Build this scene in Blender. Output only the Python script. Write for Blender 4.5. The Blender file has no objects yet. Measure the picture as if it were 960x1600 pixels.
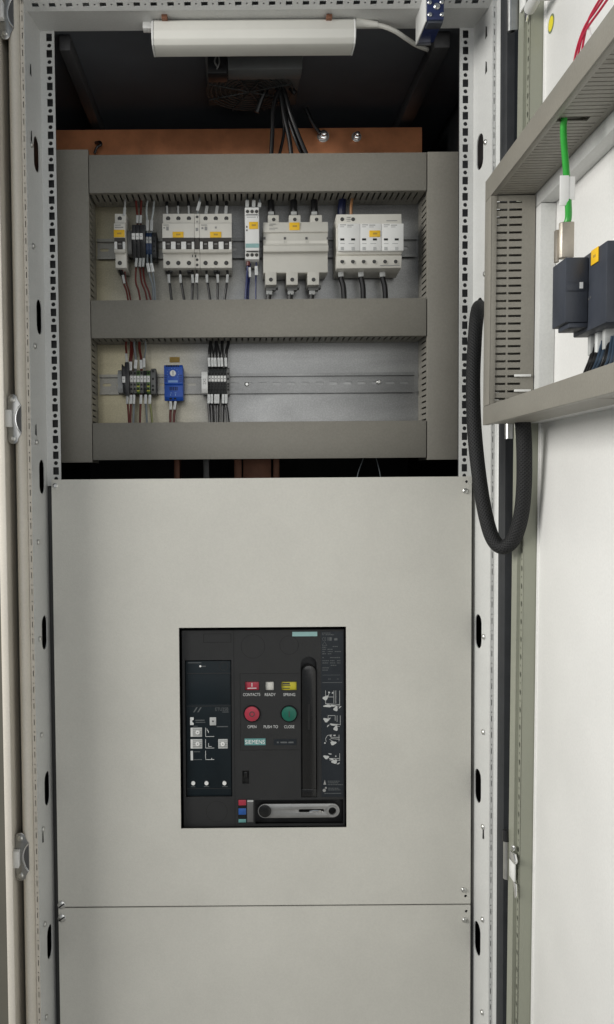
import bpy, bmesh, math, random
from mathutils import Vector, Matrix
random.seed(7)
S = bpy.context.scene
COL = S.collection
R = math.radians

# ------------------------------------------------------------------ camera
F = 1294.0; CX, CY = 370.0, 800.0            # focal length and principal point, photograph pixels (960 x 1600)
PITCH = math.atan(0.0385); ROLL = 0.0078
CAM = Vector((0, 0, 1.45))
fwd = Vector((0, math.cos(PITCH), -math.sin(PITCH)))
up = Vector((0, math.sin(PITCH), math.cos(PITCH)))
rt = Vector((1, 0, 0))
ri = rt*math.cos(ROLL) - up*math.sin(ROLL)
ui = up*math.cos(ROLL) + rt*math.sin(ROLL)
cam = bpy.data.cameras.new('camera')
cam.sensor_fit = 'VERTICAL'; cam.sensor_height = 24; cam.lens = 24*F/1600
cam.shift_x = (480-CX)/1600.0; cam.shift_y = 0
cam.clip_start = 0.02; cam.clip_end = 100
camo = bpy.data.objects.new('camera', cam); COL.objects.link(camo)
m3 = Matrix((ri, ui, -fwd)).transposed()
camo.matrix_world = Matrix.Translation(CAM) @ m3.to_4x4()
S.camera = camo

# ------------------------------------------------------------------ world light and area lamps
w = bpy.data.worlds.new('World'); S.world = w; w.use_nodes = True
bgn = w.node_tree.nodes['Background']
bgn.inputs[0].default_value = (0.80, 0.90, 1.0, 1); bgn.inputs[1].default_value = 0.20
def area(name, loc, target, sx, sy, power, col):
    l = bpy.data.lights.new(name, 'AREA'); l.shape = 'RECTANGLE'; l.size = sx; l.size_y = sy
    l.energy = power; l.color = col
    o = bpy.data.objects.new(name, l); COL.objects.link(o); o.location = loc
    o.rotation_euler = (Vector(target)-Vector(loc)).to_track_quat('-Z', 'Y').to_euler()
    return o
area('left_light', (-2.1, 0.30, 2.20), (0.35, 1.1, 1.0), 1.6, 1.2, 73, (1.0, 0.98, 0.935))  # unseen main light from the left
area('front_fill', (0.35, -1.7, 1.75), (0.1, 1.3, 1.0), 2.0, 1.2, 13.5, (1.0, 0.985, 0.96))  # added frontal fill for room bounce, brightens the inside
S.view_settings.view_transform = 'Standard'; S.view_settings.look = 'None'
S.view_settings.exposure = 0.0; S.view_settings.gamma = 1.0
S.view_settings.use_curve_mapping = False
S.render.resolution_x = 614; S.render.resolution_y = 1024

# ------------------------------------------------------------------ pixel -> place on a plane at depth D
def W(px, py, D):
    r = fwd + ri*((px-CX)/F) + ui*((CY-py)/F)
    return CAM + r*(D/r.y)
def xx(px, D, py=700): return W(px, py, D).x
def zz(py, D, px=400): return W(px, py, D).z
def rect(x0, y0, x1, y1, D):
    ym = (y0+y1)/2; xm = (x0+x1)/2
    return W(x0, ym, D).x, W(x1, ym, D).x, W(xm, y1, D).z, W(xm, y0, D).z
# things on the open door: local axes x = away from the door skin, y = towards the free edge, z = up
DO = Vector((0.4200, 1.15, 1.45))
DA = Vector((-0.040, -1, 0)).normalized(); DH = Vector((-1, 0.040, 0)).normalized(); DZ = Vector((0.007, 0, 1)).normalized()
MD = Matrix((( DH.x, DA.x, DZ.x, DO.x), (DH.y, DA.y, DZ.y, DO.y), (DH.z, DA.z, DZ.z, DO.z), (0, 0, 0, 1)))
MDI = MD.inverted()
def dl(px, py, h):                            # (a, z) on the door where height h above its skin meets the pixel's ray
    o = MDI @ CAM; d = MDI.to_3x3() @ (fwd + ri*((px-CX)/F) + ui*((CY-py)/F))
    t = (h-o.x)/d.x; p = o + d*t
    return p.y, p.z

# ------------------------------------------------------------------ materials
MATS = {}
def newmat(name):
    m = bpy.data.materials.new(name); m.use_nodes = True; MATS[name] = m
    return m, m.node_tree.nodes, m.node_tree.links, m.node_tree.nodes['Principled BSDF']
def paint(name, col, rough=0.5, var=0.06, scale=6.0, bump=0.0, bscale=900.0, metal=0.0, spec=0.5, col2=None, rvar=0.08, coat=0.0, grain=0.0):
    m, n, l, b = newmat(name)
    tc = n.new('ShaderNodeTexCoord')
    no = n.new('ShaderNodeTexNoise'); no.inputs['Scale'].default_value = scale; no.inputs['Detail'].default_value = 6; no.inputs['Roughness'].default_value = 0.62
    l.new(tc.outputs['Object'], no.inputs['Vector'])
    rmp = n.new('ShaderNodeValToRGB')
    c2 = col2 if col2 else tuple(min(1, c*(1+var)) for c in col)
    c1 = tuple(c*(1-var) for c in col)
    rmp.color_ramp.elements[0].position = 0.3; rmp.color_ramp.elements[1].position = 0.7
    rmp.color_ramp.elements[0].color = (*c1, 1); rmp.color_ramp.elements[1].color = (*c2, 1)
    if grain:
        ng = n.new('ShaderNodeTexNoise'); ng.inputs['Scale'].default_value = 330; ng.inputs['Detail'].default_value = 3
        l.new(tc.outputs['Object'], ng.inputs['Vector'])
        mg = n.new('ShaderNodeMapRange'); mg.inputs['From Min'].default_value = 0.3; mg.inputs['From Max'].default_value = 0.7
        mg.inputs['To Min'].default_value = 1-grain; mg.inputs['To Max'].default_value = 1+grain; l.new(ng.outputs['Fac'], mg.inputs['Value'])
        mc = n.new('ShaderNodeVectorMath'); mc.operation = 'SCALE'; l.new(rmp.outputs['Color'], mc.inputs[0]); l.new(mg.outputs['Result'], mc.inputs['Scale'])
        l.new(mc.outputs[0], b.inputs['Base Color'])
    else: l.new(rmp.outputs['Color'], b.inputs['Base Color'])
    l.new(no.outputs['Fac'], rmp.inputs['Fac'])
    mr = n.new('ShaderNodeMapRange'); mr.inputs['To Min'].default_value = max(0.02, rough-rvar); mr.inputs['To Max'].default_value = min(1, rough+rvar)
    l.new(no.outputs['Fac'], mr.inputs['Value']); l.new(mr.outputs['Result'], b.inputs['Roughness'])
    b.inputs['Metallic'].default_value = metal; b.inputs['Specular IOR Level'].default_value = spec
    if coat: b.inputs['Coat Weight'].default_value = coat
    if bump > 0:
        n2 = n.new('ShaderNodeTexNoise'); n2.inputs['Scale'].default_value = bscale; n2.inputs['Detail'].default_value = 2
        l.new(tc.outputs['Object'], n2.inputs['Vector'])
        bp = n.new('ShaderNodeBump'); bp.inputs['Strength'].default_value = bump; bp.inputs['Distance'].default_value = 0.0006
        l.new(n2.outputs['Fac'], bp.inputs['Height']); l.new(bp.outputs['Normal'], b.inputs['Normal'])
    return m
paint('grey_paint', (0.61, 0.598, 0.545), 0.42, 0.05, 6, 0.4, 500, grain=0.028, rvar=0.14)
paint('frame_paint', (0.61, 0.615, 0.60), 0.34, 0.05, 9, 0.3, 500, grain=0.04)
paint('cream_paint', (0.70, 0.655, 0.575), 0.36, 0.05, 7, 0.3, 500, grain=0.04)
paint('door_paint', (0.84, 0.835, 0.815), 0.36, 0.03, 5, 0.35, 500, grain=0.03, rvar=0.14)
paint('stiffener_shaded', (0.285, 0.293, 0.235), 0.40, 0.05, 6, 0.2, 700)  # grey paint with shade and a green reflection put into the colour
paint('recess_shade', (0.12, 0.115, 0.095), 0.5, 0.06, 6)  # shade of the groove put into the colour
paint('rail_dark', (0.05, 0.05, 0.052), 0.5, 0.15, 8)
paint('gap_shade', (0.075, 0.075, 0.073), 0.6, 0.2, 9)  # dark tone that paints the shade in the panel gaps
paint('grille_dark', (0.06, 0.062, 0.06), 0.5, 0.2, 40)
paint('inside_shade', (0.022, 0.023, 0.025), 0.6, 0.3, 5)  # shade of the unlit inside put into a dark base colour
paint('roof_shade', (0.105, 0.115, 0.13), 0.75, 0.15, 4)  # roof underside, its lack of light put into the colour
paint('duct_pvc', (0.256, 0.242, 0.208), 0.46, 0.06, 9, 0.35, 400, grain=0.05, rvar=0.12)
paint('device_grey', (0.60, 0.585, 0.53), 0.42, 0.04, 30, 0.15, 1500)
paint('device_light', (0.70, 0.68, 0.62), 0.40, 0.04, 30, 0.15, 1500)
paint('device_white', (0.80, 0.80, 0.78), 0.38, 0.03, 30)
paint('terminal_grey', (0.17, 0.17, 0.165), 0.45, 0.08, 60)
paint('terminal_dark', (0.030, 0.032, 0.032), 0.45, 0.1, 60)
paint('terminal_blue', (0.018, 0.04, 0.10), 0.42, 0.1, 60)
paint('terminal_green', (0.10, 0.19, 0.06), 0.45, 0.1, 60)
paint('terminal_yellow', (0.50, 0.48, 0.07), 0.45, 0.1, 60)
paint('black_plastic', (0.014, 0.014, 0.015), 0.38, 0.15, 40, 0.2, 1200)
paint('breaker_black', (0.0165, 0.017, 0.0175), 0.55, 0.12, 30, 0.4, 1300)
paint('breaker_trip', (0.005, 0.011, 0.015), 0.5, 0.15, 25, spec=0.3)
paint('breaker_strip', (0.013, 0.017, 0.022), 0.34, 0.12, 30)
paint('breaker_gloss', (0.010, 0.010, 0.010), 0.22, 0.1, 20)
paint('toggle_grey', (0.045, 0.040, 0.036), 0.45, 0.1, 60)
paint('dark_grey', (0.10, 0.10, 0.10), 0.5, 0.1, 40)
paint('hole_black', (0.006, 0.006, 0.006), 0.7, 0.1, 40)
paint('label_yellow', (0.86, 0.52, 0.02), 0.45, 0.05, 90)
paint('label_ochre', (0.48, 0.30, 0.05), 0.5, 0.08, 90)
paint('label_white', (0.82, 0.82, 0.80), 0.5, 0.03, 90)
paint('sleeve_white', (0.74, 0.75, 0.74), 0.35, 0.06, 90)
paint('sleeve_grey', (0.48, 0.49, 0.48), 0.35, 0.08, 90)
paint('print_grey', (0.30, 0.30, 0.29), 0.6, 0.1, 200)
paint('print_dark', (0.05, 0.05, 0.05), 0.6, 0.1, 200)
paint('print_white', (0.62, 0.63, 0.62), 0.5, 0.05, 200)
paint('print_dim', (0.10, 0.108, 0.11), 0.5, 0.2, 400)
paint('pict_white', (0.50, 0.51, 0.50), 0.5, 0.1, 300)
paint('teal', (0.12, 0.30, 0.29), 0.42, 0.05, 60)
paint('teal_pale', (0.28, 0.46, 0.45), 0.42, 0.05, 60)
paint('blue_thermostat', (0.012, 0.085, 0.46), 0.40, 0.08, 50, 0.15, 1400)
paint('pale_blue', (0.22, 0.38, 0.70), 0.45, 0.05, 60)
paint('blue_switch', (0.012, 0.022, 0.085), 0.40, 0.15, 40, 0.2, 900)
paint('red_button', (0.38, 0.035, 0.06), 0.36, 0.06, 60)
paint('green_button', (0.010, 0.125, 0.085), 0.36, 0.06, 60)
paint('yellow_flag', (0.55, 0.48, 0.03), 0.4, 0.05, 60)
paint('white_flag', (0.66, 0.65, 0.60), 0.4, 0.04, 60)
paint('blue_tag', (0.02, 0.09, 0.32), 0.4, 0.08, 60)
paint('wire_red', (0.15, 0.026, 0.020), 0.38, 0.1, 60)
paint('wire_pink', (0.46, 0.02, 0.055), 0.36, 0.1, 60)
paint('wire_black', (0.012, 0.012, 0.013), 0.36, 0.1, 60)
paint('wire_grey', (0.24, 0.27, 0.29), 0.36, 0.08, 60)
paint('wire_pale', (0.48, 0.52, 0.52), 0.36, 0.08, 60)
paint('wire_blue', (0.014, 0.025, 0.13), 0.36, 0.1, 60)
paint('wire_navy', (0.008, 0.012, 0.045), 0.4, 0.1, 60)
paint('wire_slate', (0.035, 0.055, 0.085), 0.32, 0.1, 60)
paint('wire_orange', (0.40, 0.20, 0.09), 0.38, 0.1, 60)
paint('wire_earth', (0.30, 0.32, 0.13), 0.38, 0.12, 60)
paint('cable_green', (0.035, 0.33, 0.045), 0.34, 0.06, 60)
paint('slate_plastic', (0.040, 0.046, 0.060), 0.45, 0.14, 35, 0.3, 900)
paint('rubber', (0.026, 0.028, 0.031), 0.50, 0.2, 30, 0.3, 500)
paint('lamp_white', (0.72, 0.71, 0.66), 0.38, 0.03, 10)
paint('hinge_white', (0.80, 0.80, 0.78), 0.3, 0.04, 40)
paint('chrome', (0.82, 0.82, 0.82), 0.22, 0.05, 40, metal=1.0)
paint('keeper_zinc', (0.42, 0.42, 0.41), 0.30, 0.15, 120, metal=1.0)
paint('zinc', (0.62, 0.62, 0.60), 0.32, 0.10, 90, metal=1.0)
paint('connector_metal', (0.44, 0.40, 0.34), 0.45, 0.10, 60, metal=0.75, bump=0.2, bscale=600)
paint('steel_brushed', (0.40, 0.40, 0.395), 0.38, 0.12, 50, metal=0.8)
paint('copper', (0.76, 0.31, 0.15), 0.33, 0.34, 9, metal=0.4, bump=0.2, bscale=200)
paint('copper_dark', (0.22, 0.10, 0.06), 0.5, 0.3, 22, metal=0.5)
paint('brown_wall', (0.07, 0.045, 0.03), 0.8, 0.3, 8)
paint('floor_grey', (0.28, 0.27, 0.255), 0.6, 0.1, 3)
paint('fan_grey', (0.13, 0.135, 0.135), 0.55, 0.12, 20)
paint('sticker_yellow', (0.80, 0.68, 0.03), 0.4, 0.04, 80)
paint('sticker_edge', (0.17, 0.21, 0.13), 0.4, 0.04, 80)
# galvanised sheet with spangle, warm tint towards one side
def galvanised(name, warm, k=1.0):
    m, n, l, b = newmat(name)
    tc = n.new('ShaderNodeTexCoord')
    v = n.new('ShaderNodeTexVoronoi'); v.inputs['Scale'].default_value = 420
    l.new(tc.outputs['Object'], v.inputs['Vector'])
    no = n.new('ShaderNodeTexNoise'); no.inputs['Scale'].default_value = 4.5; no.inputs['Detail'].default_value = 4
    l.new(tc.outputs['Object'], no.inputs['Vector'])
    r1 = n.new('ShaderNodeValToRGB')
    r1.color_ramp.elements[0].color = (0.215*k, 0.217*k, 0.215*k, 1); r1.color_ramp.elements[1].color = (0.34*k, 0.343*k, 0.34*k, 1)
    av = n.new('ShaderNodeMath'); av.operation = 'MULTIPLY'; av.inputs[1].default_value = 0.25
    l.new(v.outputs['Distance'], av.inputs[0])
    n3 = n.new('ShaderNodeTexNoise'); n3.inputs['Scale'].default_value = 9; n3.inputs['Detail'].default_value = 5; n3.inputs['Distortion'].default_value = 1.2  # cloudy reflections put into the colour as broad noise
    mpx = n.new('ShaderNodeMapping'); mpx.inputs['Scale'].default_value = (0.45, 1, 1.4); l.new(tc.outputs['Object'], mpx.inputs['Vector']); l.new(mpx.outputs[0], n3.inputs['Vector'])
    a2 = n.new('ShaderNodeMath'); a2.operation = 'ADD'; l.new(av.outputs[0], a2.inputs[0]); l.new(n3.outputs['Fac'], a2.inputs[1])
    r1.color_ramp.elements[0].position = 0.38; r1.color_ramp.elements[1].position = 0.78
    l.new(a2.outputs[0], r1.inputs['Fac'])
    mx = n.new('ShaderNodeMix'); mx.data_type = 'RGBA'; mx.blend_type = 'MULTIPLY'
    sep = n.new('ShaderNodeSeparateXYZ'); l.new(tc.outputs['Object'], sep.inputs[0])
    ad = n.new('ShaderNodeMath'); ad.operation = 'MULTIPLY_ADD'; ad.inputs[1].default_value = 0.35
    l.new(no.outputs['Fac'], ad.inputs[0]); l.new(sep.outputs['X'], ad.inputs[2])
    r2 = n.new('ShaderNodeMapRange'); r2.inputs['From Min'].default_value = -0.10; r2.inputs['From Max'].default_value = 0.12
    r2.inputs['To Min'].default_value = warm; r2.inputs['To Max'].default_value = 0.0
    l.new(ad.outputs[0], r2.inputs['Value']); l.new(r2.outputs['Result'], mx.inputs['Factor'])
    l.new(r1.outputs['Color'], mx.inputs[6]); mx.inputs[7].default_value = (1.0, 0.88, 0.56, 1)
    l.new(mx.outputs[2], b.inputs['Base Color'])
    b.inputs['Metallic'].default_value = 0.85
    mr = n.new('ShaderNodeMapRange'); mr.inputs['To Min'].default_value = 0.22; mr.inputs['To Max'].default_value = 0.46
    l.new(no.outputs['Fac'], mr.inputs['Value']); l.new(mr.outputs['Result'], b.inputs['Roughness'])
galvanised('galvanised', 0.85)
galvanised('rail_steel', 0.35, 0.78)
def braided(name):
    m, n, l, b = newmat(name)
    uv = n.new('ShaderNodeUVMap'); uv.uv_map = 'UVMap'
    sep = n.new('ShaderNodeSeparateXYZ'); l.new(uv.outputs['UV'], sep.inputs[0])
    outs = []
    for sgn in (1, -1):
        a = n.new('ShaderNodeMath'); a.operation = 'MULTIPLY'; a.inputs[1].default_value = 13*2*math.pi*sgn; l.new(sep.outputs['X'], a.inputs[0])
        c = n.new('ShaderNodeMath'); c.operation = 'MULTIPLY_ADD'; c.inputs[1].default_value = 1250.0; l.new(sep.outputs['Y'], c.inputs[0]); l.new(a.outputs[0], c.inputs[2])
        s = n.new('ShaderNodeMath'); s.operation = 'SINE'; l.new(c.outputs[0], s.inputs[0]); outs.append(s)
    mxx = n.new('ShaderNodeMath'); mxx.operation = 'MAXIMUM'; l.new(outs[0].outputs[0], mxx.inputs[0]); l.new(outs[1].outputs[0], mxx.inputs[1])
    rp = n.new('ShaderNodeValToRGB'); rp.color_ramp.elements[0].color = (0.005, 0.005, 0.006, 1); rp.color_ramp.elements[1].color = (0.023, 0.0235, 0.024, 1)
    l.new(mxx.outputs[0], rp.inputs['Fac']); l.new(rp.outputs['Color'], b.inputs['Base Color'])
    b.inputs['Roughness'].default_value = 0.6; b.inputs['Specular IOR Level'].default_value = 0.3
    bp = n.new('ShaderNodeBump'); bp.inputs['Strength'].default_value = 0.45; bp.inputs['Distance'].default_value = 0.0008
    l.new(mxx.outputs[0], bp.inputs['Height']); l.new(bp.outputs['Normal'], b.inputs['Normal'])
braided('braided_sleeve')

# ------------------------------------------------------------------ mesh helpers
WL = {}
def tag(o, label=None, cat=None, group=None, kind=None):
    if label: o['label'] = label
    if cat: o['category'] = cat
    if group: o['group'] = group
    if kind: o['kind'] = kind
    return o
def thing(name, label, cat, loc, group=None):
    o = bpy.data.objects.new(name, None); COL.objects.link(o); o.empty_display_size = 0.02
    o.location = loc; WL[o] = Vector(loc)
    return tag(o, label, cat, group)
class MB:
    def __init__(s, M=None): s.v = []; s.f = []; s.M = M; s.uv = None
    def add(s, vs, fs):
        k = len(s.v); s.v += [Vector(p) for p in vs]; s.f += [tuple(i+k for i in f) for f in fs]; return s
    def box(s, x0, x1, y0, y1, z0, z1):
        if x0 > x1: x0, x1 = x1, x0
        if y0 > y1: y0, y1 = y1, y0
        if z0 > z1: z0, z1 = z1, z0
        return s.add([(x0,y0,z0),(x1,y0,z0),(x1,y1,z0),(x0,y1,z0),(x0,y0,z1),(x1,y0,z1),(x1,y1,z1),(x0,y1,z1)],
                     [(0,3,2,1),(4,5,6,7),(0,1,5,4),(1,2,6,5),(2,3,7,6),(3,0,4,7)])
    def pbox(s, px0, py0, px1, py1, D, d):     # front face fills the pixel rectangle at depth D, body goes back by d
        x0, x1, z0, z1 = rect(px0, py0, px1, py1, D); return s.box(x0, x1, D, D+d, z0, z1)
    def prism(s, prof, x0, x1, axis='x'):      # closed profile swept along an axis; x: (y,z), z: (x,y), y: (x,z)
        n = len(prof)
        f3 = {'x': lambda a, b, t: (t, a, b), 'z': lambda a, b, t: (a, b, t), 'y': lambda a, b, t: (a, t, b)}[axis]
        ar = sum(prof[i][0]*prof[(i+1)%n][1]-prof[(i+1)%n][0]*prof[i][1] for i in range(n))
        if axis == 'y': ar = -ar
        if ar < 0: prof = prof[::-1]
        vs = [f3(a, b, x0) for a, b in prof] + [f3(a, b, x1) for a, b in prof]
        fs = [tuple(range(n))[::-1], tuple(range(n, 2*n))] + [(i, (i+1)%n, n+(i+1)%n, n+i) for i in range(n)]
        return s.add(vs, fs)
    def cyl(s, p0, p1, r, n=14, r2=None):
        p0, p1 = Vector(p0), Vector(p1); d = (p1-p0).normalized()
        a = d.orthogonal().normalized(); b = d.cross(a); r2 = r if r2 is None else r2
        vs = [p0+(a*math.cos(2*math.pi*i/n)+b*math.sin(2*math.pi*i/n))*r for i in range(n)] + \
             [p1+(a*math.cos(2*math.pi*i/n)+b*math.sin(2*math.pi*i/n))*r2 for i in range(n)]
        return s.add(vs, [tuple(range(n))[::-1], tuple(range(n, 2*n))] + [(i, (i+1)%n, n+(i+1)%n, n+i) for i in range(n)])
    def disc(s, px, py, D, rpx, d, n=16):      # disc facing the front, radius in photograph pixels
        p = W(px, py, D); r = rpx*D/F
        return s.cyl((p.x, D+d, p.z), (p.x, D, p.z), r, n)
    def ring(s, c, ax, r0, r1, t, n=24):       # flat ring (washer)
        c = Vector(c); d = Vector(ax).normalized(); a = d.orthogonal().normalized(); b = d.cross(a)
        vs = []
        for off, r in ((0, r0), (0, r1), (t, r1), (t, r0)):
            vs += [c+d*off+(a*math.cos(2*math.pi*i/n)+b*math.sin(2*math.pi*i/n))*r for i in range(n)]
        fs = []
        for k in range(4):
            for i in range(n):
                j = (i+1) % n; k2 = (k+1) % 4
                fs.append((k*n+i, k*n+j, k2*n+j, k2*n+i))
        return s.add(vs, fs)
    def tube(s, pts, r, n=8, sub=6):
        P = [Vector(p) for p in pts]
        if len(P) == 2: P = [P[0], P[0].lerp(P[1], .5), P[1]]
        E = [P[0]*2-P[1]] + P + [P[-1]*2-P[-2]]; path = []
        for i in range(1, len(E)-2):
            for k in range(sub):
                t = k/sub; a, b, c, d = E[i-1], E[i], E[i+1], E[i+2]
                path.append(0.5*((2*b)+(c-a)*t+(2*a-5*b+4*c-d)*t*t+(3*b-a-3*c+d)*t**3))
        path.append(P[-1]); base = len(s.v); nn = None; L = 0; uvs = []
        for i, p in enumerate(path):
            t = (path[min(i+1, len(path)-1)]-path[max(i-1, 0)]).normalized()
            nn = t.orthogonal().normalized() if nn is None else (nn-t*nn.dot(t)).normalized()
            b = t.cross(nn)
            if i: L += (p-path[i-1]).length
            for k in range(n):
                a = 2*math.pi*k/n; s.v.append(p+(nn*math.cos(a)+b*math.sin(a))*r); uvs.append((k/n, L))
        m = len(path)
        for i in range(m-1):
            for k in range(n):
                k2 = (k+1) % n; s.f.append((base+i*n+k, base+i*n+k2, base+(i+1)*n+k2, base+(i+1)*n+k))
        s.f.append(tuple(base+k for k in range(n))[::-1]); s.f.append(tuple(base+(m-1)*n+k for k in range(n)))
        s.uv = (base, n, uvs); return s
    def plate(s, outline, holes, t, O, U, V):  # sheet with real holes: plane O + u U + v V, thickness t along U x V, starting at the plane
        cu = bpy.data.curves.new('sheet', 'CURVE'); cu.dimensions = '2D'; cu.fill_mode = 'BOTH'; cu.extrude = t*500
        for pl in [outline]+holes:
            sp = cu.splines.new('POLY'); sp.points.add(len(pl)-1); sp.use_cyclic_u = True
            for q, (a, b) in zip(sp.points, pl): q.co = (a*1000, b*1000, 0, 1)
        ob = bpy.data.objects.new('sheet', cu); COL.objects.link(ob)
        me = bpy.data.meshes.new_from_object(ob.evaluated_get(bpy.context.evaluated_depsgraph_get()))
        U, V, O = Vector(U).normalized(), Vector(V).normalized(), Vector(O); N = U.cross(V)
        s.add([O+U*(p.co.x/1000)+V*(p.co.y/1000)+N*(p.co.z/1000+t/2) for p in me.vertices], [tuple(p.vertices) for p in me.polygons])
        bpy.data.objects.remove(ob); bpy.data.curves.remove(cu); bpy.data.meshes.remove(me); return s
    def mesh(s, mat, shift, bevel=0, seg=2):
        vs = [(s.M @ p if s.M else p) - shift for p in s.v]
        me = bpy.data.meshes.new('mesh'); me.from_pydata(vs, [], s.f); me.materials.append(MATS[mat])
        if s.uv:
            ul = me.uv_layers.new(name='UVMap'); base, n, uvs = s.uv
            for p in me.polygons:
                quad = len(p.vertices) == 4
                ks = [(vi-base) % n for vi in p.vertices]
                wrap = quad and (n-1 in ks) and (0 in ks)
                for li, k in zip(p.loop_indices, ks):
                    u, v = uvs[me.loops[li].vertex_index-base]
                    ul.data[li].uv = (1.0 if wrap and k == 0 else u, v)
        bm = bmesh.new(); bm.from_mesh(me)
        if not s.uv: bmesh.ops.remove_doubles(bm, verts=bm.verts, dist=1e-6)
        if bevel:
            es = [e for e in bm.edges if len(e.link_faces) == 2 and e.calc_face_angle(0) > 0.5]
            bmesh.ops.bevel(bm, geom=es, offset=bevel, segments=seg, affect='EDGES', profile=0.5, clamp_overlap=True)
        bm.to_mesh(me); bm.free()
        me.polygons.foreach_set('use_smooth', [True]*len(me.polygons)); me.set_sharp_from_angle(angle=0.6)
        return me
    def obj(s, name, mat, parent=None, bevel=0, seg=2, base=False):
        if parent is not None: sh = WL[parent]
        else:
            P = [s.M @ p if s.M else p for p in s.v]
            sh = Vector(((min(p.x for p in P)+max(p.x for p in P))/2, (min(p.y for p in P)+max(p.y for p in P))/2, min(p.z for p in P)))
        me = s.mesh(mat, sh, bevel, seg); me.name = name
        o = bpy.data.objects.new(name, me); COL.objects.link(o)
        if parent is not None: o.parent = parent; WL[o] = sh
        else: o.location = sh; WL[o] = sh
        return o
def inst(name, me, loc, parent, rot=None):
    o = bpy.data.objects.new(name, me); COL.objects.link(o)
    o.parent = parent; o.location = Vector(loc)-WL[parent]; WL[o] = Vector(loc)
    if rot: o.rotation_euler = rot
    return o
def text(name, s, px, py, D, hpx, mat, parent, wpx=None, vertical=False):
    cu = bpy.data.curves.new('t', 'FONT'); cu.body = s; cu.align_x = 'CENTER'; cu.align_y = 'CENTER'; cu.size = 1.0; cu.extrude = 0.0
    ob = bpy.data.objects.new('t', cu); COL.objects.link(ob)
    me = bpy.data.meshes.new_from_object(ob.evaluated_get(bpy.context.evaluated_depsgraph_get()))
    bpy.data.objects.remove(ob); bpy.data.curves.remove(cu)
    xs = [v.co.x for v in me.vertices]; ys = [v.co.y for v in me.vertices]
    cx, cy = (min(xs)+max(xs))/2, (min(ys)+max(ys))/2
    sy = hpx*D/F/(max(ys)-min(ys)); sx = wpx*D/F/(max(xs)-min(xs)) if wpx else sy
    c = W(px, py, D)-WL[parent]
    for v in me.vertices:
        a, b = (v.co.x-cx)*sx, (v.co.y-cy)*sy
        if vertical: a, b = -b, a
        v.co = (c.x+a, c.y-0.00015, c.z+b)
    me.materials.append(MATS[mat]); me.name = name
    o = bpy.data.objects.new(name, me); COL.objects.link(o); o.parent = parent; WL[o] = WL[parent]
    return o
def rr(x0, x1, y0, y1): return [(x0,y0),(x1,y0),(x1,y1),(x0,y1)]
def circ(cx, cy, r, n=12): return [(cx+r*math.cos(2*math.pi*i/n), cy+r*math.sin(2*math.pi*i/n)) for i in range(n)]
def slot(cx, cy, w_, h_, n=6):                 # stadium, long axis v when h_ > w_
    if h_ >= w_:
        r = w_/2; k = h_/2-r
        return [(cx+r*math.cos(math.pi*i/n), cy+k+r*math.sin(math.pi*i/n)) for i in range(n+1)] + [(cx-r*math.cos(math.pi*i/n), cy-k-r*math.sin(math.pi*i/n)) for i in range(n+1)]
    return [(x, y) for y, x in [(b, a) for a, b in [(cx+(q[1]-cy), cy+(q[0]-cx)) for q in slot(cx, cy, h_, w_, n)]]]
def domed_screw(r, h, mat='zinc', slotted=True, name='screw'):   # screw head at the origin, facing -y
    b = MB(); b.cyl((0, 0, 0), (0, -h*.55, 0), r, 14); b.cyl((0, -h*.55, 0), (0, -h, 0), r*.97, 14, r*.6)
    me = b.mesh(mat, Vector((0, 0, 0))); me.name = name
    return me
SCREW = domed_screw(0.0042, 0.003)
PANSCREW = domed_screw(0.0066, 0.0035)

# ================================================================== setting
FL = MB().box(-3, 3, -2.5, 3, -0.02, 0).obj('floor', 'floor_grey'); tag(FL, kind='structure')
WA = MB().box(-2.2, -0.43, 2.62, 2.66, 0, 2.6).obj('wall', 'brown_wall'); tag(WA, kind='structure')

# ================================================================== cabinet
DLAT, DFRONT, DPANEL = 1.318, 1.250, 1.304
ZTOP = zz(46, DLAT)                              # underside of the top beam
cab = thing('switchgear_cabinet', 'open light grey steel switchgear cabinet with perforated frame and open door', 'cabinet', (0.03, 1.6, 0))
xLi, xLo, xLf = xx(90.5, DLAT, 413), xx(69, DLAT, 413), xx(45, DFRONT, 413)
xRi, xRo, xRf = xx(718, DLAT, 413), xx(739.5, DLAT, 413), xx(768, DFRONT, 413)
ZB = 0.1
zpan_top = zz(747, DPANEL, 400)
zsq = zz(413, DLAT, 82)
def lattice(x0, x1, xc):
    holes = []; z = zpan_top - 0.01; H = ZTOP-z; n = int((ZTOP-0.012-z)/0.025)+2
    for k in range(-40, 60):
        zc = zsq + 0.025*k
        if z+0.012 < zc < ZTOP-0.009: holes.append(rr(xc-x0-0.0045, xc-x0+0.0045, zc-z-0.0060, zc-z+0.0060))
        zc += 0.0125
        if z+0.010 < zc < ZTOP-0.006: holes.append(circ(xc-x0, zc-z, 0.0033))
    return MB().plate(rr(0, x1-x0, 0, H), holes, 0.0016, (x0, DLAT+0.0016, z), (1, 0, 0), (0, 0, 1))
def slot_face(xf, xl, sgn, slots, M=None):       # splayed inner face of a post with oblong openings
    L = math.hypot(xl-xf, DLAT-DFRONT); u = Vector((xl-xf, DLAT-DFRONT, 0)).normalized()
    Htop = ZTOP+0.05
    hs = [slot(L*0.63, z-ZB, L*0.36, 0.054) for z in slots]
    b = MB()
    if sgn > 0: b.plate(rr(0, L, 0, Htop-ZB), hs, 0.0016, (xf, DFRONT, ZB), u, (0, 0, 1))
    else: b.plate(rr(-L, 0, 0, Htop-ZB), [[(a-2*L*0.63, c) for a, c in h] for h in hs], 0.0016, (xf, DFRONT, ZB), -u, (0, 0, 1))
    return b, u, L
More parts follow.
